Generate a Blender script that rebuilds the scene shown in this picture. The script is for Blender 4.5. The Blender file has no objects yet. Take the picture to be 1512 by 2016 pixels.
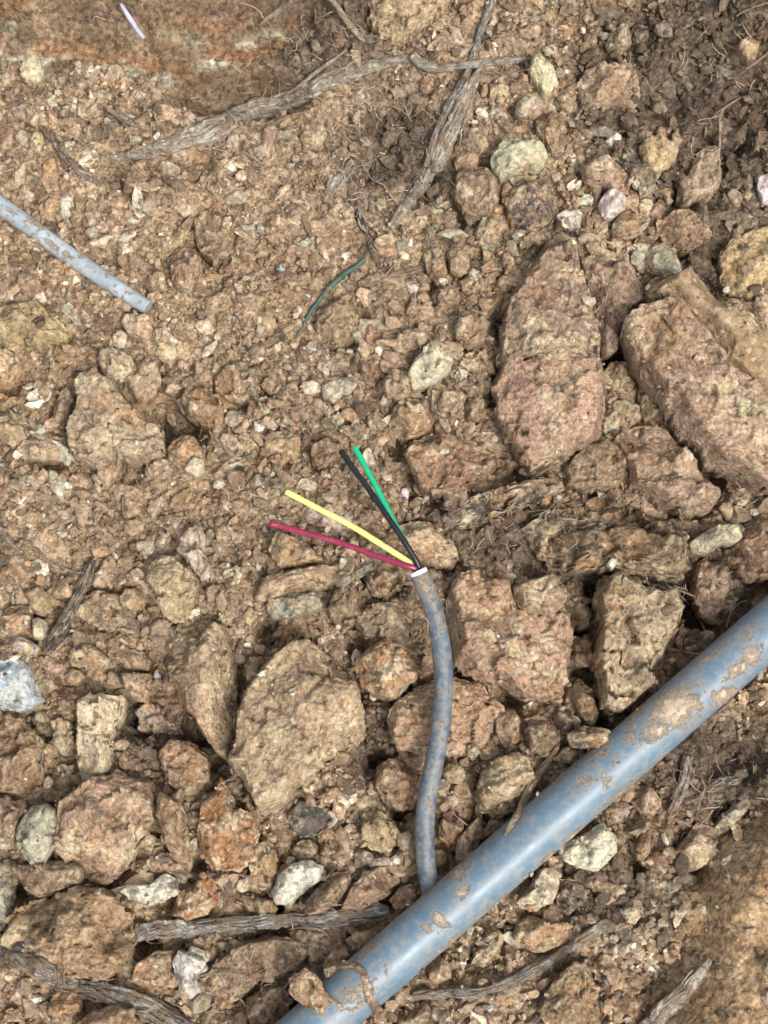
import bpy, bmesh, math, random
import numpy as np
from mathutils import Vector

# ------------------------------------------------------------------ camera, sky, sun, exposure
SC = bpy.context.scene
COL = SC.collection
W_PX, H_PX = 1512.0, 2016.0          # size of the photograph, used as a ruler on the ground
FIELD = 0.30                         # metres across the picture at the ground
DIST = 0.62
TILT = math.radians(13)
cam_d = bpy.data.cameras.new('camera')
cam_d.sensor_fit = 'HORIZONTAL'
cam_d.sensor_width = 36.0
cam_d.lens = 36.0 * DIST / FIELD
cam_d.clip_start = 0.01
cam_d.clip_end = 100.0
cam = bpy.data.objects.new('camera', cam_d)
COL.objects.link(cam)
CAMP = np.array([0.0, -DIST * math.sin(TILT), DIST * math.cos(TILT)])
cam.location = CAMP
cam.rotation_euler = (TILT, 0, 0)
SC.camera = cam

SUN_EL, SUN_AZ = math.radians(58), math.radians(140)   # azimuth clockwise from +Y (picture up)
world = bpy.data.worlds.new('World')
SC.world = world
world.use_nodes = True
wn = world.node_tree
bg = wn.nodes['Background']
sky = wn.nodes.new('ShaderNodeTexSky')
sky.sky_type = 'NISHITA'
sky.sun_disc = False
sky.sun_elevation = SUN_EL
sky.sun_rotation = SUN_AZ
sky.air_density = 1.0
sky.dust_density = 6.0
sky.ozone_density = 1.0
hs = wn.nodes.new('ShaderNodeHueSaturation')           # an overcast sky is nearly neutral
hs.inputs['Saturation'].default_value = 0.45
wn.links.new(sky.outputs[0], hs.inputs['Color'])
wn.links.new(hs.outputs[0], bg.inputs['Color'])
bg.inputs['Strength'].default_value = 0.135
sun_d = bpy.data.lights.new('sun', 'SUN')
sun_d.energy = 1.4
sun_d.angle = math.radians(14)
sun_d.color = (1.0, 0.955, 0.885)
sun = bpy.data.objects.new('sun', sun_d)
COL.objects.link(sun)
sd = Vector((math.sin(SUN_AZ) * math.cos(SUN_EL), math.cos(SUN_AZ) * math.cos(SUN_EL), math.sin(SUN_EL)))
sun.rotation_euler = sd.to_track_quat('Z', 'Y').to_euler()
sun.location = (0, 0, 2)
SC.view_settings.view_transform = 'Standard'
SC.view_settings.look = 'None'
SC.view_settings.gamma = 1.0
SC.view_settings.use_curve_mapping = False
SC.view_settings.exposure = 0.80
SC.cycles.use_adaptive_sampling = True
SC.cycles.adaptive_threshold = 0.03
SC.cycles.max_bounces = 4
SC.cycles.diffuse_bounces = 2
SC.cycles.glossy_bounces = 2

# ------------------------------------------------------------------ ruler: photo pixels <-> ground
FWD = np.array([0, math.sin(TILT), -math.cos(TILT)])
UP = np.array([0, math.cos(TILT), math.sin(TILT)])
K = FIELD / W_PX / DIST

def at(px, py, z=0.0):
    """the point at height z that lies under a spot of the photograph"""
    px = np.asarray(px, float); py = np.asarray(py, float); z = np.asarray(z, float)
    u = (px - W_PX / 2) * K; v = (H_PX / 2 - py) * K
    d = FWD[None, :] + np.stack([u.ravel(), v.ravel() * UP[1], v.ravel() * UP[2]], 1)
    zz = np.broadcast_to(z, px.shape).ravel()
    t = (zz - CAMP[2]) / d[:, 2]
    p = CAMP[None, :] + d * t[:, None]
    return p.reshape(px.shape + (3,))

def proj(x, y, z=0.0):
    q = np.stack([x - CAMP[0], y - CAMP[1], z - CAMP[2] + 0 * x], -1)
    dep = q @ FWD
    return W_PX / 2 + q[..., 0] / dep / K, H_PX / 2 - (q @ UP) / dep / K

PXM = FIELD / W_PX                   # metres per photo pixel (0.198 mm)

# ------------------------------------------------------------------ numeric noise
_rng0 = np.random.default_rng(7)
_perm = _rng0.permutation(256)
_perm = np.concatenate([_perm, _perm, _perm])
_grad = _rng0.normal(size=(256, 3)); _grad /= np.linalg.norm(_grad, axis=1)[:, None]

def gnoise(p):
    pi = np.floor(p).astype(int); pf = p - pi
    w = pf * pf * pf * (pf * (pf * 6 - 15) + 10)
    out = 0
    X, Y, Z = pi[..., 0] & 255, pi[..., 1] & 255, pi[..., 2] & 255
    for dx in (0, 1):
        wx = w[..., 0] if dx else 1 - w[..., 0]
        ax = _perm[X + dx]
        for dy in (0, 1):
            wy = w[..., 1] if dy else 1 - w[..., 1]
            ay = _perm[ax + Y + dy]
            for dz in (0, 1):
                wz = w[..., 2] if dz else 1 - w[..., 2]
                g = _grad[_perm[(ay + Z + dz) % 512] % 256]
                dot = g[..., 0] * (pf[..., 0] - dx) + g[..., 1] * (pf[..., 1] - dy) + g[..., 2] * (pf[..., 2] - dz)
                out = out + wx * wy * wz * dot
    return out * 1.5

def fbm(p, oct=4, gain=0.5, ridged=False):
    a, s, f = 1.0, 0.0, 1.0
    for i in range(oct):
        n = gnoise(p * f + 17.3 * i)
        if ridged: n = 0.6 - 2 * np.abs(n)
        s = s + a * n; a *= gain; f *= 2.03
    return s

_ct = _rng0.uniform(-1, 1, size=(64, 64, 5))
def chips(x, y, size, off, slope):
    """broken-face relief: cells that each carry their own tilted plane and step"""
    u, v = x / size, y / size
    iu, iv = np.floor(u).astype(int), np.floor(v).astype(int)
    best = np.full(x.shape, 1e9); out = np.zeros(x.shape)
    for du in (-1, 0, 1):
        for dv in (-1, 0, 1):
            t = _ct[(iu + du) & 63, (iv + dv) & 63]
            ax, ay = u - (iu + du + 0.5 + 0.45 * t[..., 0]), v - (iv + dv + 0.5 + 0.45 * t[..., 1])
            d = np.abs(ax + 0.4 * ay * t[..., 4]) + np.abs(ay)
            val = off * t[..., 2] + slope * size * (t[..., 3] * ax + t[..., 4] * ay)
            k = d < best
            best = np.where(k, d, best); out = np.where(k, val, out)
    return out

def sstep(a, b, x):
    t = np.clip((x - a) / (b - a), 0, 1)
    return t * t * (3 - 2 * t)

# ------------------------------------------------------------------ palette (linear base colours)
PAL = dict(
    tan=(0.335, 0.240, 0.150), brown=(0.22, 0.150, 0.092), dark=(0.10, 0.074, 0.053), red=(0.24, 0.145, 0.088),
    pink=(0.35, 0.242, 0.162), orange=(0.37, 0.228, 0.115), yellow=(0.41, 0.315, 0.165), cream=(0.50, 0.435, 0.315),
    white=(0.60, 0.575, 0.485), green=(0.38, 0.36, 0.26), grey=(0.31, 0.28, 0.235), blue=(0.40, 0.49, 0.46),
    slate=(0.078, 0.066, 0.058), gbrown=(0.205, 0.155, 0.110), rust=(0.29, 0.145, 0.06), clay=(0.275, 0.182, 0.098),
    purple=(0.21, 0.145, 0.11), lemon=(0.45, 0.35, 0.17))
WORD = dict(tan='tan', brown='brown', dark='dark brown', red='reddish brown', pink='pinkish', orange='orange tan',
            yellow='yellowish', cream='cream', white='white', green='pale greenish', grey='grey', blue='pale bluish',
            slate='blackish', gbrown='grey brown', rust='rusty', clay='clay brown', purple='purplish brown', lemon='yellow')

# ------------------------------------------------------------------ materials
class NT:
    def __init__(s, name):
        s.m = bpy.data.materials.new(name); s.m.use_nodes = True
        s.t = s.m.node_tree; s.b = s.t.nodes['Principled BSDF']
    def n(s, typ, **kw):
        nd = s.t.nodes.new(typ)
        for k, v in kw.items(): setattr(nd, k, v)
        return nd
    def put(s, sock, v):
        if isinstance(v, bpy.types.NodeSocket): s.t.links.new(v, sock)
        elif isinstance(v, (tuple, list)) and len(v) == 3 and sock.type == 'RGBA': sock.default_value = (*v, 1)
        else: sock.default_value = v
    def noise(s, vec, scale, detail=3, rough=0.55, dist=0.0):
        nd = s.n('ShaderNodeTexNoise'); s.put(nd.inputs['Vector'], vec)
        nd.inputs['Scale'].default_value = scale; nd.inputs['Detail'].default_value = detail
        nd.inputs['Roughness'].default_value = rough; nd.inputs['Distortion'].default_value = dist
        return nd.outputs['Fac']
    def voro(s, vec, scale, feature='F1', out='Distance', rand=1.0):
        nd = s.n('ShaderNodeTexVoronoi', feature=feature); s.put(nd.inputs['Vector'], vec)
        nd.inputs['Scale'].default_value = scale; nd.inputs['Randomness'].default_value = rand
        return nd.outputs[out]
    def ramp(s, fac, a, b, lo=0.0, hi=1.0):
        nd = s.n('ShaderNodeMapRange', interpolation_type='SMOOTHSTEP'); s.put(nd.inputs['Value'], fac)
        nd.inputs['From Min'].default_value = a; nd.inputs['From Max'].default_value = b
        nd.inputs['To Min'].default_value = lo; nd.inputs['To Max'].default_value = hi
        return nd.outputs['Result']
    def mix(s, fac, a, b, mode='MIX'):
        nd = s.n('ShaderNodeMix', data_type='RGBA', blend_type=mode)
        s.put(nd.inputs[0], fac); s.put(nd.inputs[6], a); s.put(nd.inputs[7], b)
        return nd.outputs[2]
    def math(s, op, a, b=0.0):
        nd = s.n('ShaderNodeMath', operation=op); s.put(nd.inputs[0], a); s.put(nd.inputs[1], b)
        return nd.outputs[0]
    def attr(s, name, out='Color'):
        nd = s.n('ShaderNodeAttribute', attribute_name=name); return nd.outputs[out]
    def pos(s):
        return s.n('ShaderNodeNewGeometry').outputs['Position']
    def bump(s, h, strength, dist, prev=None, inv=False):
        nd = s.n('ShaderNodeBump', invert=inv); s.put(nd.inputs['Height'], h)
        nd.inputs['Distance'].default_value = dist
        s.put(nd.inputs['Strength'], strength)
        if prev is not None: s.t.links.new(prev, nd.inputs['Normal'])
        return nd.outputs['Normal']

SOIL = (0.292, 0.208, 0.129)

def earth_material(name, tint, coat=0.72, spots=1.0, grain=1.0, smooth=None, spec=0.25, rel=False, fine_lo=0.68, fine_hi=1.34):
    """rock, gravel and soil: own tint, patches of clinging soil, mineral flecks, rust, crumbly relief"""
    s = NT(name); P = s.pos()
    if tint == 'object': base = s.n('ShaderNodeObjectInfo').outputs['Color']
    else: base = s.attr(tint)
    mid = s.noise(P, 150, 4, 0.66)
    fine = s.noise(P, 430, 5, 0.76)
    other = s.noise(P, 52, 6, 0.76)
    rust = s.noise(P, 34, 4, 0.7)
    def tone(k, col):          # overlays keep to the local earth when rel is set
        return s.mix(1.0, base, k, 'MULTIPLY') if rel else col
    c = s.mix(s.ramp(mid, 0.46, 0.54, 0.0, coat), base, tone((0.86, 0.86, 0.9), SOIL))
    c = s.mix(s.ramp(other, 0.53, 0.585, 0.0, 0.75 * spots), c, tone((1.6, 1.72, 1.9), (0.47, 0.38, 0.235)))
    c = s.mix(s.ramp(other, 0.41, 0.465, 0.55 * spots, 0.0), c, tone((0.55, 0.53, 0.52), (0.15, 0.10, 0.063)))
    c = s.mix(s.ramp(rust, 0.54, 0.60, 0.0, 0.55 * spots), c, tone((1.04, 0.88, 0.72), (0.32, 0.187, 0.098)))
    # millimetre crumbs, each a little lighter or darker
    cell = s.n('ShaderNodeTexVoronoi'); s.put(cell.inputs['Vector'], P); cell.inputs['Scale'].default_value = 620
    cv = s.n('ShaderNodeSeparateColor'); s.t.links.new(cell.outputs['Color'], cv.inputs[0])
    val = s.math('ADD', s.ramp(fine, 0.36, 0.64, fine_lo, fine_hi), s.math('MULTIPLY', s.math('SUBTRACT', cv.outputs[0], 0.5), 0.3 * grain))
    vm = s.n('ShaderNodeMix', data_type='RGBA', blend_type='MULTIPLY'); vm.inputs[0].default_value = 1.0
    cc = s.n('ShaderNodeCombineColor')
    for i in range(3): s.t.links.new(val, cc.inputs[i])
    s.t.links.new(c, vm.inputs[6]); s.t.links.new(cc.outputs[0], vm.inputs[7])
    c = vm.outputs[2]
    c = s.mix(s.math('MULTIPLY', s.ramp(cv.outputs[1], 0.885, 0.915), s.ramp(other, 0.42, 0.58, 0.12, 0.7)), c, tone((2.0, 2.15, 2.4), (0.56, 0.49, 0.37)))
    if tint == 'object':                                     # dusty, worn arrises, also painting in the brighter light on edges
        pt = s.n('ShaderNodeNewGeometry').outputs['Pointiness']
        c = s.mix(s.ramp(pt, 0.515, 0.60, 0.0, 0.55), c, (0.46, 0.365, 0.235))
    s.t.links.new(c, s.b.inputs['Base Color'])
    s.b.inputs['Roughness'].default_value = 0.88
    s.b.inputs['Specular IOR Level'].default_value = spec
    amt = 1.0 if smooth is None else s.ramp(s.attr(smooth, 'Fac'), 0, 1, 1.0, 0.42)
    nrm = s.bump(mid, amt, 0.0010)
    nrm = s.bump(cell.outputs['Distance'], s.math('MULTIPLY', amt, 0.8 * grain) if smooth else 0.8 * grain, 0.0009, nrm, inv=True)
    nrm = s.bump(fine, amt, 0.0011, nrm)
    s.t.links.new(nrm, s.b.inputs['Normal'])
    return s.m

M_ROCK = earth_material('crumbly_rock', 'object')
M_GRAVEL = earth_material('gravel_mix', 'tint', coat=0.4, spots=0.45, grain=0.6, rel=True, fine_lo=0.7, fine_hi=1.3)
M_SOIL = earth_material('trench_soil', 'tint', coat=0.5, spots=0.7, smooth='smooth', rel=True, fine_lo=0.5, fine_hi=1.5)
M_CLEAN = earth_material('clean_stone', 'object', coat=0.22, spots=0.35, grain=0.7)
M_CLAY = earth_material('smooth_clay', 'object', coat=0.25, spots=0.3, grain=0.3)

def bark_material():
    s = NT('root_bark'); P = s.pos()
    uv = s.n('ShaderNodeUVMap', uv_map='UVMap').outputs[0]
    mp = s.n('ShaderNodeMapping'); s.put(mp.inputs['Vector'], uv); mp.inputs['Scale'].default_value = (1.0, 5.5, 1.0)
    fib = s.noise(mp.outputs[0], 330, 5, 0.7, 0.9)
    mp2 = s.n('ShaderNodeMapping'); s.put(mp2.inputs['Vector'], uv); mp2.inputs['Scale'].default_value = (1.0, 4.0, 1.0)
    fl = s.noise(mp2.outputs[0], 190, 6, 0.75, 0.3)
    base = s.n('ShaderNodeObjectInfo').outputs['Color']
    c = s.mix(s.ramp(fib, 0.43, 0.56), s.mix(0.6, base, (0.05, 0.038, 0.03)), base)
    c = s.mix(s.ramp(fl, 0.51, 0.57, 0.0, 0.85), c, s.mix(0.6, base, (0.74, 0.69, 0.58)))
    c = s.mix(s.ramp(s.noise(P, 260, 5, 0.75), 0.38, 0.46, 0.7, 0.0), c, (0.06, 0.047, 0.038))
    dirt = s.noise(P, 170, 5, 0.7, 0.5)
    c = s.mix(s.ramp(dirt, 0.47, 0.55, 0.0, 0.75), c, SOIL)
    s.t.links.new(c, s.b.inputs['Base Color'])
    s.b.inputs['Roughness'].default_value = 0.85; s.b.inputs['Specular IOR Level'].default_value = 0.2
    n = s.bump(fib, 1.0, 0.0016); n = s.bump(fl, 1.0, 0.0014, n)
    n = s.bump(s.noise(P, 900, 4, 0.7), 0.6, 0.0006, n)
    s.t.links.new(n, s.b.inputs['Normal'])
    return s.m
M_BARK = bark_material()

def plastic_material(name, col, col2, rough, mud=True, mudc=((0.42, 0.325, 0.23), (0.62, 0.51, 0.375)), dust=0.36):
    s = NT(name); P = s.pos()
    var = s.noise(P, 70, 4, 0.6); sc = s.noise(P, 900, 3, 0.6)
    c = s.mix(s.ramp(var, 0.35, 0.65), col, col2)
    film = s.noise(P, 170, 6, 0.78, 0.2)
    if mud:
        c = s.mix(s.ramp(film, 0.40, 0.70, 0.04, 0.5), c, (0.225, 0.235, 0.215))          # thin dusty film
        c = s.mix(s.ramp(s.noise(P, 420, 4, 0.7), 0.58, 0.66, 0.0, 0.5), c, (0.22, 0.155, 0.10))
        a = s.attr('mud', 'Fac')
        edge = s.math('ADD', a, s.math('MULTIPLY', s.math('SUBTRACT', s.noise(P, 340, 6, 0.74, 0.15), 0.5), 1.7))
        k = s.ramp(edge, 0.47, 0.58)
        halo = s.ramp(edge, 0.12, 0.50, 0.0, 0.42)                                        # thin wiped smear round each clot
        c = s.mix(halo, c, (0.34, 0.275, 0.205))
        mcol = s.mix(s.ramp(s.noise(P, 480, 5, 0.75), 0.36, 0.64), mudc[0], mudc[1])
        c = s.mix(k, c, mcol)
        r = s.math('ADD', s.ramp(film, 0.3, 0.7, rough, rough + 0.18), s.math('ADD', s.math('MULTIPLY', k, 0.4), s.math('MULTIPLY', halo, 0.35)))
        s.t.links.new(r, s.b.inputs['Roughness'])
        n = s.bump(s.ramp(edge, 0.40, 0.85), 1.0, 0.0012); n = s.bump(s.noise(P, 650, 5, 0.75), s.math('ADD', 0.10, s.math('MULTIPLY', k, 0.9)), 0.0012, n)
        s.t.links.new(n, s.b.inputs['Normal'])
    else:
        s.b.inputs['Roughness'].default_value = rough
        c = s.mix(s.ramp(s.noise(P, 500, 4, 0.7), 0.54, 0.68, 0.0, dust), c, (0.30, 0.225, 0.15))
        s.t.links.new(s.bump(sc, 0.12, 0.0005), s.b.inputs['Normal'])
    s.t.links.new(c, s.b.inputs['Base Color'])
    s.b.inputs['Specular IOR Level'].default_value = 0.5
    return s.m
M_PIPE = plastic_material('blue_grey_pipe', (0.078, 0.145, 0.205), (0.098, 0.168, 0.228), 0.29)
M_SHEATH = plastic_material('blue_grey_sheath', (0.042, 0.068, 0.098), (0.062, 0.092, 0.126), 0.42)
M_SHEATH2 = plastic_material('pale_grey_sheath', (0.24, 0.31, 0.37), (0.36, 0.43, 0.48), 0.45, mudc=((0.36, 0.29, 0.2), (0.62, 0.55, 0.43)))
M_WHITE = plastic_material('white_sleeve', (0.74, 0.74, 0.78), (0.66, 0.66, 0.70), 0.5, mud=False)
M_RED = plastic_material('crimson_insulation', (0.24, 0.020, 0.060), (0.19, 0.018, 0.05), 0.3, mud=False)
M_YEL = plastic_material('yellow_insulation', (0.80, 0.76, 0.24), (0.72, 0.68, 0.20), 0.35, mud=False)
M_BLK = plastic_material('black_insulation', (0.006, 0.006, 0.010), (0.009, 0.008, 0.013), 0.4, mud=False, dust=0.08)
M_GRN = plastic_material('green_insulation', (0.004, 0.40, 0.19), (0.004, 0.34, 0.16), 0.35, mud=False)
M_COPPER = plastic_material('copper_core', (0.45, 0.22, 0.10), (0.4, 0.2, 0.1), 0.35, mud=False)
M_STRING = plastic_material('green_string', (0.016, 0.062, 0.046), (0.032, 0.095, 0.07), 0.6, mud=False)
M_PALEPL = plastic_material('white_plastic', (0.20, 0.21, 0.29), (0.38, 0.38, 0.46), 0.4, mud=False)

# ------------------------------------------------------------------ mesh helpers
def mesh_fast(name, co, faces, nper, smooth=True):
    """faces: (F,nper) int array"""
    me = bpy.data.meshes.new(name)
    me.vertices.add(len(co)); me.vertices.foreach_set('co', np.asarray(co, np.float32).ravel())
    F = len(faces)
    me.loops.add(F * nper); me.loops.foreach_set('vertex_index', np.asarray(faces, np.int32).ravel())
    me.polygons.add(F)
    me.polygons.foreach_set('loop_start', np.arange(0, F * nper, nper, dtype=np.int32))
    me.polygons.foreach_set('loop_total', np.full(F, nper, np.int32))
    me.polygons.foreach_set('use_smooth', np.full(F, smooth, bool))
    me.update(calc_edges=True)
    return me

def put_attr(me, name, arr, kind='FLOAT_COLOR'):
    a = me.attributes.new(name, kind, 'POINT')
    if kind == 'FLOAT_COLOR':
        c = np.ones((len(arr), 4), np.float32); c[:, :3] = arr
        a.data.foreach_set('color', c.ravel())
    else:
        a.data.foreach_set('value', np.asarray(arr, np.float32))

def link(name, me, mat, parent=None, label=None, cat=None, group=None, kind=None, color=None):
    o = bpy.data.objects.new(name, me); COL.objects.link(o)
    if me is not None and mat is not None: me.materials.append(mat)
    if parent is not None: o.parent = parent
    if label: o['label'] = label
    if cat: o['category'] = cat
    if group: o['group'] = group
    if kind: o['kind'] = kind
    if color is not None: o.color = (*color, 1)
    return o

def in_poly(x, y, poly):
    inside = np.zeros(np.shape(x), bool); n = len(poly)
    for i in range(n):
        x0, y0 = poly[i]; x1, y1 = poly[(i + 1) % n]
        c = ((y0 > y) != (y1 > y)) & (x < (x1 - x0) * (y - y0) / (y1 - y0 + 1e-12) + x0)
        inside ^= c
    return inside

def P_(s):
    return [tuple(float(v) for v in w.split(',')) for w in s.split()]

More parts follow.
